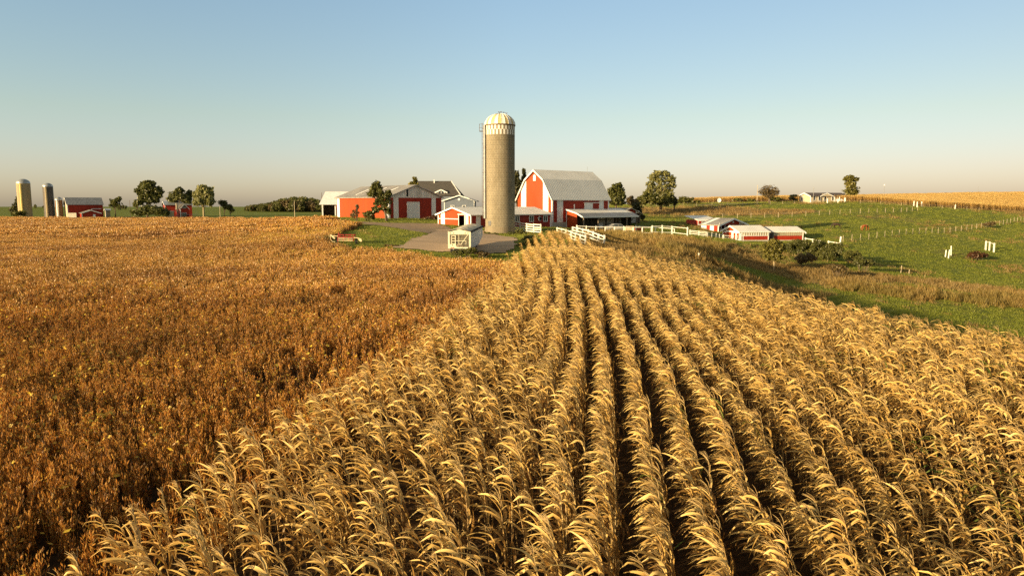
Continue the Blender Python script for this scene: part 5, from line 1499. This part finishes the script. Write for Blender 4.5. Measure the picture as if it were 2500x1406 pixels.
def leaf_cloud(rng, centers, radii, vals, n_each, size, hang=0.0, aspect=1.0):
    """leaf-sized quads on and in the clumps"""
    C = np.repeat(centers, n_each, 0); R = np.repeat(radii, n_each, 0)
    n = len(C)
    d = rng.normal(0, 1, (n, 3)); d /= np.linalg.norm(d, axis=1)[:, None]
    rr = rng.uniform(.25, 1.0, n) ** .6
    p = C + d * R * rr[:, None]
    nn = d * .7 + rng.normal(0, .6, (n, 3)) + [0, 0, .35]; nn /= np.linalg.norm(nn, axis=1)[:, None]
    u = np.cross(nn, rng.normal(0, 1, (n, 3))); u /= np.linalg.norm(u, axis=1)[:, None]
    if hang: u = u * (1 - hang) + np.array([0, 0, -1.0]) * hang; u /= np.linalg.norm(u, axis=1)[:, None]
    w = np.cross(nn, u); w /= np.linalg.norm(w, axis=1)[:, None]
    s = size * rng.uniform(.6, 1.4, n)[:, None]
    V = np.stack([p - u * s * aspect, p + w * s * .7, p + u * s * aspect, p - w * s * .7], 1).reshape(-1, 3)
    Q = np.arange(4 * n).reshape(n, 4)
    A = np.repeat(np.clip(np.repeat(vals, n_each) + rng.normal(0, .13, n), 0, 1), 4)
    return V, Q, A

def plant(name, label, cat, px, Y, lobes, mat, leaf=.35, dens=1.0, trunk=.3, bark=None, hang=0.0, group=None, seed=0, base_dz=0.0, clump=.32, limbs=True, py_base=None, aspect=1.0, crown_name='crown', gaps=1.0):
    """a tree or shrub: lobes are (px, py, rx, ry) of its crown masses as the photo shows them; they become clumps in depth"""
    rng = np.random.default_rng(1000 + seed + int(px))
    g = G(px, Y, base_dz); m = Y / F
    e = empty(name, g, 0, label, cat, group)
    CC, RR, VV = [], [], []
    for lx, ly, rx, ry in lobes:
        c = np.array(P(lx, ly, Y)) - np.array(g); a = np.array([rx * m, rx * m * .9, ry * m])
        k = max(5, int(gaps * 2.6 / clump ** 2 * 1.3))
        d = rng.normal(0, 1, (k, 3)); d /= np.linalg.norm(d, axis=1)[:, None]
        q = rng.uniform(.35, .86, k)[:, None]
        CC.append(c + d * a * q); RR.append(np.repeat((a * clump)[None] * 1.0, k, 0) * rng.uniform(.7, 1.3, (k, 1))); VV.append(rng.uniform(.25, .75, k))
    CC, RR, VV = np.concatenate(CC), np.concatenate(RR), np.concatenate(VV)
    CC[:, 2] = np.maximum(CC[:, 2], RR[:, 2] * .3)
    area = (RR[:, 0] * RR[:, 2]).mean()
    ne = int(np.clip(dens * 3.2 * area / leaf ** 2 * 2.3, 8, 300))
    V, Q, A = leaf_cloud(rng, CC, RR, VV, ne, leaf, hang, aspect)
    V[:, 2] = np.maximum(V[:, 2], -.3)
    o = bpy.data.objects.new(crown_name, fast_mesh(crown_name, V, Q, mat, {'v': A})); COL.objects.link(o); o.parent = e
    b = MB()
    top = CC[np.argmax(CC[:, 2])]; mid = CC.mean(0)
    if limbs:
        tp = [np.array([0, 0, -.4]), np.array([mid[0] * .15, mid[1] * .15, mid[2] * .35]), np.array([mid[0] * .6, mid[1] * .6, mid[2] * .75]), mid * .55 + top * .45]
        b.tube(tp, [trunk, trunk * .8, trunk * .55, trunk * .2], 8)
        for i in rng.permutation(len(CC))[:16]:
            st = tp[1] + (tp[2] - tp[1]) * rng.uniform(0, 1)
            md = (st + CC[i]) / 2 + [0, 0, .08 * np.linalg.norm(CC[i] - st)]
            b.tube([st, md, CC[i]], [trunk * .38, trunk * .24, trunk * .06], 5)
    else:
        for i in rng.permutation(len(CC))[:10]:
            b.tube([(CC[i][0] * .3, CC[i][1] * .3, -.3), CC[i]], [.05, .015], 5)
    b.build('trunk' if limbs else 'stem', bark or M_bark, e, True)
    return e

T = 'tree'
# far farm
plant('pine_tree', 'dark bushy tree behind the tallest far silo at the left edge', T, 40, 356, [(40, 505, 13, 17), (48, 492, 9, 12), (33, 515, 10, 10)], M_conif, .45, seed=1)
plant('shrub', 'green shrub at the foot of the tallest far silo', 'shrub', 50, 338, [(50, 521, 17, 8), (38, 524, 10, 6)], M_mid, .35, limbs=False, seed=2)
plant('oak_tree', 'small round tree between the far red barn and the big tree', T, 282, 352, [(282, 494, 15, 12), (276, 500, 9, 8), (289, 487, 8, 7)], M_oak, .4, trunk=.28, seed=3)
plant('oak_tree', 'tallest dark spreading tree at the far farm', T, 360, 352, [(362, 460, 27, 18), (348, 466, 20, 14), (384, 468, 16, 16), (358, 482, 20, 16), (376, 486, 18, 12), (362, 447, 18, 8)], M_oak, .5, trunk=.6, seed=4, clump=.3)
plant('oak_tree', 'small dark tree touching the left side of the tallest far tree', T, 338, 350, [(338, 495, 13, 11), (332, 499, 8, 7)], M_oak, .4, seed=5)
plant('shrub', 'wide dark thicket in front of the tallest far tree', 'shrub', 364, 336, [(340, 519, 22, 9), (366, 514, 26, 13), (392, 516, 22, 12), (405, 520, 12, 8)], M_oak, .4, limbs=False, seed=6)
plant('oak_tree', 'dark two topped tree behind the far red house', T, 440, 380, [(436, 478, 22, 14), (436, 465, 13, 9), (420, 486, 14, 11), (455, 488, 14, 12)], M_oak, .5, seed=7)
plant('oak_tree', 'narrow dark tree between the red house and the willow', T, 464, 384, [(463, 474, 12, 9), (460, 487, 10, 11)], M_oak, .5, seed=8)
plant('willow_tree', 'pale drooping willow right of the far red house', T, 498, 325, [(494, 463, 17, 14), (508, 470, 18, 14), (484, 476, 14, 16), (512, 488, 13, 16), (494, 488, 18, 16), (478, 492, 9, 14)], M_willow, .42, hang=.65, aspect=1.6, trunk=.5, bark=M_barkpale, seed=9, clump=.3)
plant('leaning_tree', 'small thin tree left of the wooded hill, taller of two', T, 548, 330, [(545, 495, 11, 9), (552, 502, 10, 8)], M_oak, .35, trunk=.2, seed=10, dens=.7)
plant('leaning_tree', 'stubby dark tree left of the wooded hill, shorter of two', T, 562, 332, [(561, 507, 9, 8), (566, 513, 6, 6)], M_oak, .35, trunk=.18, seed=11)
# home farm
plant('maple_tree', 'dark tree standing before the orange machine shed', T, 944, 142, [(920, 452, 12, 12), (912, 460, 14, 12), (924, 464, 14, 14), (910, 474, 17, 10), (930, 478, 16, 13), (948, 474, 11, 11), (938, 490, 19, 14), (922, 496, 14, 11), (940, 506, 14, 13), (918, 512, 15, 8), (904, 520, 13, 7), (948, 516, 8, 9)], M_oak, .19, trunk=.3, seed=12, clump=.27, dens=.75)
plant('shrub', 'thin brown bush against the orange shed wall', 'shrub', 870, 146, [(868, 517, 12, 12), (862, 527, 9, 7), (872, 505, 5, 6)], M_brownleaf, .13, dens=.35, limbs=False, seed=13)
plant('shrub', 'low olive bush at the foot of the dark tree', 'shrub', 898, 143, [(897, 524, 14, 9), (908, 530, 9, 6)], M_mid, .15, dens=.7, limbs=False, seed=14)
plant('shrub', 'dark low bush right of the machine shed door', 'shrub', 1052, 152, [(1046, 533, 15, 5), (1060, 531, 10, 7)], M_rustleaf, .17, limbs=False, seed=15)
plant('poplar_tree', 'slim light green tree top rising behind the machine shed roof', T, 1010, 184, [(1013, 440, 6, 9), (1004, 450, 9, 6), (1016, 452, 7, 7), (1010, 468, 10, 14)], M_yellow, .22, seed=16)
plant('pine_tree', 'dark tall conifer hidden between silo and barn', T, 1262, 172, [(1260, 430, 9, 16), (1262, 452, 13, 20), (1264, 480, 15, 20)], M_conif, .22, seed=17, aspect=1.5)
plant('pine_tree', 'smaller conifer top right of the tall one by the barn', T, 1281, 174, [(1279, 422, 4, 9), (1280, 445, 9, 18), (1281, 475, 12, 22)], M_conif, .22, seed=18, aspect=1.5)
plant('oak_tree', 'round dark green tree just right of the barn roof', T, 1503, 205, [(1506, 462, 18, 15), (1496, 470, 14, 14), (1514, 478, 16, 15), (1500, 488, 21, 13), (1512, 492, 18, 12), (1510, 452, 10, 7)], M_oak, .28, seed=19)
plant('shrub', 'small thorny dark tree behind the gabled shed', 'shrub', 1553, 168, [(1552, 503, 11, 13), (1560, 512, 10, 14), (1568, 530, 6, 8)], M_conif, .2, seed=20, dens=.6)
plant('oak_tree', 'rusty brown bush mass between the two trees right of the barn', T, 1543, 212, [(1540, 490, 12, 11), (1552, 494, 10, 9)], M_brownleaf, .26, limbs=False, seed=21)
plant('cottonwood_tree', 'tall loose light green tree right of the barn', T, 1613, 225, [(1606, 423, 16, 8), (1624, 424, 14, 9), (1636, 436, 15, 11), (1596, 434, 15, 11), (1614, 440, 22, 12), (1640, 450, 14, 12), (1590, 452, 15, 12), (1616, 458, 24, 12), (1586, 468, 14, 13), (1610, 474, 20, 13), (1634, 472, 16, 14)], M_willow, .26, trunk=.5, bark=M_barkpale, seed=22, clump=.21, dens=.5)
plant('shrub', 'broad olive thicket under the tall light green tree', 'shrub', 1600, 220, [(1578, 482, 19, 17), (1600, 486, 23, 16), (1628, 484, 21, 18), (1566, 490, 15, 11), (1612, 492, 26, 12)], M_mid, .27, limbs=False, seed=23)
plant('pine_tree', 'small dark conifer at the right foot of the thicket', T, 1646, 222, [(1645, 488, 8, 11), (1648, 494, 8, 8)], M_conif, .25, seed=24)
for k, (px, py, rx, ry, w) in enumerate(((1668, 488, 14, 10, 'largest'), (1686, 490, 11, 8, 'middle'), (1702, 493, 10, 5, 'smallest'))):
    plant('shrub', 'olive hilltop bush right of the thicket, %s of three' % w, 'shrub', px, 262, [(px, py, rx, ry), (px - 5, py + 2, rx * .7, ry * .7)], M_mid, .3, limbs=False, group='three bushes right of the thicket', seed=25 + k)
for k, (px, py, rx, ry, lb) in enumerate(((1800, 487, 13, 4, 'low bush on the hill corn edge right of the dish'), (1832, 489, 10, 4, 'flat bush just left of the pale utility pole'), (1892, 486, 17, 5, 'low green bushes behind the bare tree on the hill'))):
    plant('shrub', lb, 'shrub', px, 286, [(px, py, rx, ry), (px + 5, py + 1, rx * .7, ry * .7)], M_mid, .32, limbs=False, seed=28 + k)
plant('bare_tree', 'half bare brownish tree beside the pale utility pole', T, 1878, 264, [(1878, 462, 24, 12), (1865, 468, 15, 12), (1892, 470, 14, 12), (1878, 476, 18, 10)], M_brownleaf, .16, dens=.10, trunk=.42, seed=31, gaps=1.7, clump=.22)
plant('juniper_tree', 'small dark flat topped tree left of the ranch house', T, 1940, 274, [(1938, 478, 11, 3), (1932, 484, 8, 3), (1942, 488, 8, 3)], M_conif, .28, trunk=.2, seed=32)
plant('ash_tree', 'slender yellow green tree at the right end of the ranch house', T, 2076, 272, [(2076, 436, 14, 9), (2091, 438, 9, 6), (2066, 437, 9, 6), (2076, 446, 17, 9), (2078, 456, 19, 11), (2072, 468, 16, 10), (2087, 469, 12, 10), (2078, 477, 13, 7)], M_yellow, .30, trunk=.35, seed=33, clump=.28, dens=.55)
# valley
plant('willow_tree', 'yellow green willow bush with pale forked trunk in the valley', T, 1890, 101, [(1886, 610, 26, 20), (1868, 606, 18, 16), (1904, 606, 20, 18), (1888, 592, 18, 10), (1900, 628, 20, 12), (1874, 626, 16, 12)], M_yellow, .085, trunk=.16, bark=M_barkpale, seed=34, clump=.26, dens=.75)
for k, (px, Y, lob, mt, lb) in enumerate((
        (1945, 118, [(1940, 603, 22, 12), (1958, 600, 16, 10)], M_oak, 'dark green scrub bush below the low bare roofed shed'),
        (1990, 118, [(1986, 608, 24, 14), (2005, 612, 18, 14)], M_mid, 'broad green scrub bush in the middle of the valley thicket'),
        (2035, 116, [(2030, 618, 22, 15), (2044, 610, 14, 10), (2012, 622, 14, 12)], M_oak, 'dark rounded scrub bush below the stout leaning post'),
        (2080, 114, [(2078, 626, 18, 10), (2092, 632, 14, 9)], M_mid, 'green scrub bush at the right end of the valley thicket'),
        (2105, 108, [(2100, 640, 18, 8), (2120, 644, 14, 6)], M_oak, 'low dark bramble trailing right of the valley thicket'),
        (1830, 122, [(1828, 608, 14, 7), (1842, 604, 12, 8)], M_mid, 'green bush left of the valley willow'),
        (1815, 112, [(1812, 620, 16, 10), (1802, 614, 10, 8)], M_brownleaf, 'tawny rounded bush left of the valley willow'),
        (1790, 118, [(1788, 602, 15, 9), (1778, 606, 10, 7)], M_brownleaf, 'tawny tall weeds below the white gabled shed'),
        (1962, 106, [(1958, 636, 18, 9), (1978, 632, 14, 8)], M_brownleaf, 'brown dry bush right of the valley willow trunk'),
        (2388, 138, [(2388, 621, 22, 9), (2374, 624, 14, 6), (2402, 624, 12, 6)], M_rustleaf, 'rust red brush heap in the right pasture'),
        (2052, 100, [(2050, 658, 16, 7), (2034, 654, 12, 6)], M_brownleaf, 'dry brown bush below the valley thicket'),
        (2420, 196, [(2420, 546, 14, 5), (2408, 548, 10, 4)], M_brownleaf, 'brown brush patch along the climbing wire fence'))):
    if 1930 < px < 2110: lob = [(a, b - 3, c * 1.25, d * 1.5) for a, b, c, d in lob]
    plant('shrub', lb, 'shrub', px, Y, lob, mt, .10 if Y < 130 else .14, dens=.85, limbs=False, seed=40 + k)
# yard edge
for k, (px, Y, lob, mt, lb) in enumerate((
        (1285, 92, [(1285, 600, 16, 13), (1272, 608, 13, 10), (1298, 594, 10, 11)], M_yellow, 'yellow green weedy bush at the left corner of the corn'),
        (1296, 100, [(1295, 582, 18, 10), (1282, 588, 14, 8)], M_oak, 'dark green weeds between yard and corn'),
        (1130, 80.5, [(1128, 615, 20, 8), (1152, 612, 14, 9), (1110, 618, 12, 6)], M_mid, 'rank green weeds at the rear wheels of the trailer'),
        (1170, 81, [(1172, 618, 16, 7), (1186, 620, 12, 5)], M_brownleaf, 'brown weeds right of the trailer wheels'),
        (1270, 118, [(1268, 566, 12, 7), (1280, 570, 10, 6), (1248, 570, 12, 5)], M_mid, 'weeds growing at the right foot of the big silo'),
        (1195, 117, [(1192, 571, 12, 4), (1208, 572, 10, 4)], M_mid, 'weeds growing at the left foot of the big silo'),
        (960, 89, [(950, 601, 14, 6), (966, 603, 10, 5)], M_brownleaf, 'dry weeds at the left corner of the yard'))):
    plant('shrub', lb, 'shrub', px, Y, lob, mt, .07, dens=.8, limbs=False, seed=60 + k)

# the wooded hill beyond the green field
def woods():
    rng = np.random.default_rng(77)
    src = []
    for k, mt in enumerate((M_oak, M_oak, M_mid, M_brownleaf)):
        n = 26
        d = rng.normal(0, 1, (n, 3)); d /= np.linalg.norm(d, axis=1)[:, None]
        C = np.array([0, 0, 6.0]) + d * np.array([4.2, 4.2, 4.2]) * rng.uniform(.4, .9, (n, 1)); C[:, 2] = np.maximum(C[:, 2], 1)
        V, Q, A = leaf_cloud(rng, C, np.full((n, 3), 1.6) * rng.uniform(.7, 1.3, (n, 1)), rng.uniform(.2, .8, n), 46, .55)
        src.append(fast_mesh('woods_tree', V, Q, mt, {'v': A}))
    X, Y, S = [], [], []
    for _ in range(420):
        px = rng.uniform(600, 835); Yd = rng.uniform(655, 760)
        prof = np.interp(px, [600, 625, 650, 665, 700, 730, 760, 790, 835], [.45, .62, .74, .8, 1.12, 1.22, 1.15, .95, .9])
        p = P(px, 515, Yd); X.append(p.x); Y.append(Yd); S.append(prof * rng.uniform(.75, 1.05) * (1 + (Yd - 655) / 105 * .18))
    for _ in range(26):
        px = rng.choice([rng.uniform(85, 160), rng.uniform(285, 310), rng.uniform(1165, 1185)]); Yd = rng.uniform(700, 900)
        p = P(px, 515, Yd); X.append(p.x); Y.append(Yd); S.append(rng.uniform(.3, .5))
    X, Y = np.array(X), np.array(Y); n = len(X)
    pts = np.stack([X, Y, Zs(X, Y) - .5], 1)
    o = scatter('woods', pts, np.stack([np.zeros(n), np.zeros(n), rng.uniform(0, 6.28, n)], 1), np.array(S), rng.integers(0, 4, n) * (rng.random(n) < .8), src)
    tag(o, 'dark wooded hill beyond the green field left of the sheds', 'woods', kind='stuff')
woods()

# ------------------------------------------------------------------ pasture grass, weeds, the corn on the hill
M_gr = leaf_mat('green_grass', [(0, (.095, .115, .014)), (.5, (.19, .215, .024)), (1, (.31, .30, .05))], trans=.3, patch=(.22, .20, .04), patch_scale=.05, patch_amt=.4, rnd=.35, gloss=.02)
M_dg = leaf_mat('dead_grass', [(0, (.13, .078, .024)), (.5, (.29, .19, .062)), (1, (.46, .33, .13))], trans=.3, patch=(.20, .115, .035), patch_scale=.07, patch_amt=.5, rnd=.4, gloss=.02)
M_wd = leaf_mat('brown_weeds', [(0, (.12, .070, .020)), (.5, (.30, .18, .050)), (1, (.50, .35, .12))], trans=.25, patch=(.16, .14, .03), patch_scale=.14, patch_amt=.6, rnd=.4, gloss=.02)
def tuft(rng, n, rad, h0, h1, w, mat, lean=.35):
    V, Q, A = [], [], []
    for _ in range(n):
        a, r = rng.uniform(0, 6.28), rad * math.sqrt(rng.random()); b = np.array([r * math.cos(a), r * math.sin(a), -.05])
        h = rng.uniform(h0, h1) * (1 - .5 * (r / rad) ** 2)
        t = b + np.array([rng.normal(-.12, lean) * h, rng.normal(0, lean) * h, h]); m = (b + t) / 2 + [0, 0, h * .12]
        q = rng.uniform(0, 3.14); s = np.array([math.cos(q), math.sin(q), 0]) * w
        k = len(V); V += [b - s, b + s, m + s * .7, m - s * .7, t]; Q += [(k, k + 1, k + 2), (k, k + 2, k + 3), (k + 3, k + 2, k + 4)]
        A += [np.clip(rng.normal(.5, .2), 0, 1)] * 5
    return fast_mesh('tuft', V, Q, mat, {'v': A})
rng = np.random.default_rng(21)
tufts_g = [tuft(rng, 34, .42, .06, .20, .015, M_gr) for _ in range(4)]
tufts_d = [tuft(rng, 34, .42, .18, .50, .014, M_dg) for _ in range(4)]
tufts_w = [tuft(rng, 44, .40, .45, 1.15, .020, M_wd, .22) for _ in range(4)]
lobe_holes = [yard_poly, lane_poly]
def pasture_points(n, y0, y1, rng):
    Y = np.exp(rng.uniform(math.log(y0), math.log(y1), n)); X = rng.uniform(-.45, .76, n) * Y + rng.normal(0, 1, n)
    ok = ~in_poly(X, Y, bean_poly) & ~((X > corn_left(Y) - .5) & (X < corn_right(Y) + .6) & (Y < 87.5))
    for p in lobe_holes: ok &= ~in_poly(X, Y, p)
    ok &= ~((Y > 285) & (X > 60)) & ~((Y > 150) & (X < -60))
    ok &= ~((X < 0) & (Y < 60))
    return X[ok], Y[ok]
def spread(name, label, cat, X, Y, tufts, rng, grow=180.0, smin=.8, smax=1.3):
    n = len(X)
    pts = np.stack([X, Y, Zs(X, Y)], 1)
    rot = np.stack([np.zeros(n), np.zeros(n), rng.normal(0, .6, n)], 1)
    o = scatter(name, pts, rot, rng.uniform(smin, smax, n) * (1 + Y / grow), rng.integers(0, len(tufts), n), tufts)
    return tag(o, label, cat, kind='stuff')
X, Y = pasture_points(52000, 40, 285, rng)
dry = dryness(X, Y) + rng.normal(0, .09, len(X)) + .03
gsel = dry < .57; dsel = (dry >= .57)
weedm = np.exp(-((X - (18 + (Y - 100) * .25)) / 15) ** 2 - ((Y - 107) / 13) ** 2) + .5 * np.exp(-((Y - (83 + .20 * (X - 20))) / 9) ** 2) * (X > 18) + .6 * np.exp(-((X + 29) / 9) ** 2 - ((Y - 97) / 6) ** 2)
wsel = dsel & (weedm * (0.4 + vnoise(X, Y, 5, 44)) > .36)
dsel &= ~wsel
spread('pasture_grass', 'green pasture grass over the valley and hillside', 'grass', X[gsel], Y[gsel], tufts_g, rng)
spread('dry_grass', 'dead tan grass in patches over the pasture', 'grass', X[dsel], Y[dsel], tufts_d, rng)
X2, Y2 = pasture_points(22000, 60, 130, rng)
w2 = np.exp(-((X2 - (18 + (Y2 - 100) * .25)) / 15) ** 2 - ((Y2 - 107) / 13) ** 2) + .55 * np.exp(-((Y2 - (83 + .20 * (X2 - 20))) / 9) ** 2) * (X2 > 18) + .6 * np.exp(-((X2 + 29) / 9) ** 2 - ((Y2 - 97) / 6) ** 2)
k2 = (w2 * (0.35 + vnoise(X2, Y2, 5, 44)) > .42) & ~((X2 > 8) & (X2 < 16) & (Y2 > 100) & (Y2 < 112))
spread('weeds', 'tall dry brown weeds on the slope below the fences', 'weeds', np.concatenate([X[wsel], X2[k2]]), np.concatenate([Y[wsel], Y2[k2]]), tufts_w, rng, 400, .6, 1.15)

def hill_corn():
    rng = np.random.default_rng(5)
    lows = [corn_parts(rng, True) for _ in range(5)]
    src = []
    for _ in range(5):
        parts = [[[], [], []] for _ in range(3)]
        for i in range(16):
            s = lows[rng.integers(0, 5)]; off = np.array([rng.uniform(-1.2, 1.2), rng.uniform(-1.2, 1.2), 0])
            for j in range(3):
                b = len(parts[j][0]); parts[j][0] += [np.array(v) + off for v in s[j][0]]; parts[j][1] += [tuple(k + b for k in f) for f in s[j][1]]; parts[j][2] += list(np.asarray(s[j][2]))
        src.append(joined([tuple(p) for p in parts], 'hill_corn_clump', [M_stalk, M_corn, M_tassel]))
    front = [G(2066, 266), G(2250, 252), G(2500, 262), G(2800, 272)]
    fx = [p.x for p in front]; fy = [p.y for p in front]
    X, Y = [], []
    for d in np.arange(0, 95, 1.7):
        for x in np.arange(fx[0] - .25 * d, fx[-1] + 20, 1.9):
            X.append(x + rng.uniform(-.6, .6)); Y.append(np.interp(x, fx, fy) + d + rng.uniform(-.5, .5))
    s0, s1 = G(1690, 289), G(1930, 289)
    for d in np.arange(0, 14, 1.7):
        for x in np.arange(s0.x, s1.x, 1.9): X.append(x); Y.append(289 + d)
    X, Y = np.array(X), np.array(Y); n = len(X)
    o = scatter('hill_corn', np.stack([X, Y, Zs(X, Y) - .1], 1), np.stack([np.zeros(n), np.zeros(n), rng.normal(0, .3, n)], 1), rng.uniform(.95, 1.15, n), rng.integers(0, 5, n), src)
    tag(o, 'golden standing corn on the hill at the right', 'corn', kind='stuff')
hill_corn()
road_poly = [tuple(G(a, b)[:2]) for a, b in ((1560, 251), (1700, 251), (1850, 254.5), (1965, 260))] + [tuple(G(a, b)[:2]) for a, b in ((1965, 264), (1850, 258.5), (1700, 255), (1560, 255))]
drape('road', road_poly, paint('hill_road_gravel', (.16, .13, .10), .95, .12, 1), .8, .1)

# ------------------------------------------------------------------ horses
def horse(label, px, Y, rz, coat, mane):
    g = G(px, Y)
    e = empty('horse', g, rz, label, 'horse', 'horses grazing in the pasture')
    J = {'pel': ((-.62, 0, 1.28), .30), 'bar': ((0, 0, 1.22), .33), 'wit': ((.55, 0, 1.28), .29), 'n1': ((.85, 0, 1.22), .19), 'n2': ((1.15, 0, .82), .14), 'pol': ((1.32, 0, .50), .115), 'nos': ((1.38, 0, .14), .065)}
    Ed = [('pel', 'bar'), ('bar', 'wit'), ('wit', 'n1'), ('n1', 'n2'), ('n2', 'pol'), ('pol', 'nos')]
    for s, n in ((1, 'a'), (-1, 'b')):
        J['hs' + n] = ((-.66, .17 * s, 1.02), .20); J['hk' + n] = ((-.52, .18 * s, .78), .13); J['hh' + n] = ((-.80, .18 * s, .50), .065); J['hf' + n] = ((-.74, .18 * s, .08), .055); J['ht' + n] = ((-.68, .18 * s, .02), .06)
        Ed += [('pel', 'hs' + n), ('hs' + n, 'hk' + n), ('hk' + n, 'hh' + n), ('hh' + n, 'hf' + n), ('hf' + n, 'ht' + n)]
        o = .12 * s
        J['fs' + n] = ((.55 + .1 * s, .16 * s, .95), .14); J['fk' + n] = ((.58 + o, .16 * s, .52), .065); J['ff' + n] = ((.57 + o, .16 * s, .08), .05); J['ft' + n] = ((.62 + o, .16 * s, .02), .06)
        Ed += [('wit', 'fs' + n), ('fs' + n, 'fk' + n), ('fk' + n, 'ff' + n), ('ff' + n, 'ft' + n)]
        J['ear' + n] = ((1.30, .07 * s, .66), .025); Ed += [('pol', 'ear' + n)]
    ks = list(J)
    me = bpy.data.meshes.new('body'); me.from_pydata([J[k][0] for k in ks], [(ks.index(a), ks.index(b)) for a, b in Ed], [])
    me.materials.append(coat)
    o = bpy.data.objects.new('body', me); COL.objects.link(o); o.parent = e
    sk = o.modifiers.new('skin', 'SKIN'); sb = o.modifiers.new('sub', 'SUBSURF'); sb.levels = sb.render_levels = 1
    for i, k in enumerate(ks):
        v = me.skin_vertices[0].data[i]; v.radius = (J[k][1], J[k][1]); v.use_root = (k == 'pel')
    MB().tube([(-.9, 0, 1.3), (-1.02, 0, 1.1), (-1.05, 0, .75), (-1.03, 0, .5)], [.03, .07, .06, .01], 7).build('tail', mane, e, True)
    MB().prism([(.6, -.02, 1.55), (.95, -.02, 1.38), (1.3, -.02, .72), (1.2, -.02, .62), (.9, -.02, 1.15), (.6, -.02, 1.45)], (0, .04, 0)).build('mane', mane, e)
M_chest = paint('chestnut_coat', (.30, .085, .025), .6, .1, 3); M_bay = paint('dark_coat', (.035, .018, .012), .6, .1, 3); M_flax = paint('flaxen_mane', (.55, .40, .2), .8, .1, 3)
horse('chestnut horse grazing in the sunlit pasture', 2110, 169, math.radians(20), M_chest, M_flax)
horse('dark brown horse grazing in the long silo shadow', 2043, 171, math.radians(160), M_bay, M_bay)

# ------------------------------------------------------------------ car and feeders by the cattle shed
M_car = paint('silver_car_paint', (.42, .40, .36), .25, .05, 2, metal=.5)
def car():
    g = G(1508, 133); e = empty('parked_car', g, math.radians(8), 'silver sedan parked behind the long white fence', 'car')
    prof = [(-2.2, .32), (2.2, .32), (2.25, .62), (2.1, .82), (1.1, .95), (.45, 1.40), (-.85, 1.44), (-1.55, 1.02), (-2.15, .98), (-2.25, .6)]
    b = MB(); b.prism([(x, -.85, z) for x, z in prof], (0, 1.7, 0)); o = b.build('body', M_car, e)
    bm = bmesh.new(); bm.from_mesh(o.data); bmesh.ops.bevel(bm, geom=list(bm.edges), offset=.07, segments=2, affect='EDGES'); bm.to_mesh(o.data); bm.free()
    for s in (-1, 1):
        y = s * .855
        for q in ([(.95, .98), (.42, 1.34), (-.15, 1.36), (-.15, .98)], [(-.25, .98), (-.25, 1.36), (-.82, 1.37), (-1.35, 1.0)]):
            MB().prism([(x, y - .012, z) for x, z in q], (0, .024, 0)).build('window', M_glass, e)
        for x in (-1.35, 1.4):
            w = MB().cyl((x, s * .78, .33), (0, 1, 0), .33, .2, 20).build('wheel', M_rubber, e)
            MB().cyl((x, s * .80, .33), (0, 1, 0), .19, .2, 14).build('rim', M_steel, w)
        MB().box(2.19, 2.27, s * .55 - .15, s * .55 + .15, .62, .76).build('headlight', M_white, e)
    MB().prism([(1.02, -.7, .99), (1.02, .7, .99), (.5, .62, 1.37), (.5, -.62, 1.37)], (.02, 0, .02)).build('windscreen', M_glass, e)
car()
def feeder(label, px, Y, rz, w, d, h, mat, group=None, name='hay_feeder'):
    g = G(px, Y); e = empty(name, g, rz, label, 'feeder', group)
    for x in (-w / 2, w / 2):
        for y in (-d / 2, d / 2): MB().box(x - .05, x + .05, y - .05, y + .05, -.2, h).build('leg', mat, e)
    b = MB(); b.box(-w / 2, w / 2, -d / 2 - .02, -d / 2 + .03, h * .45, h * .98); b.box(-w / 2, w / 2, d / 2 - .03, d / 2 + .02, h * .45, h * .98); b.box(-w / 2, w / 2, -d / 2, d / 2, h * .42, h * .47)
    for x in (-w / 2, w / 2): b.box(x - .03, x + .03, -d / 2, d / 2, h * .45, h * .98)
    b.build('trough', mat, e)
    f = MB()
    for x in np.linspace(-w / 2, w / 2, 7): f.bar((x, -d / 2, h), (x, -d / 2, h * 1.35), .03)
    f.bar((-w / 2, -d / 2, h * 1.35), (w / 2, -d / 2, h * 1.35), .05); f.build('rack', mat, e)
feeder('white feeder standing inside the dark cattle shed', 1462, 148.5, PHI, 1.2, .8, 1.0, M_white)
feeder('cream feeder bunk right of the parked car', 1536, 130, .1, 1.5, .9, .85, M_implcream)
feeder('red feeder behind the fence right of the cattle shed', 1560, 145, .2, 1.8, .9, .7, M_implred)
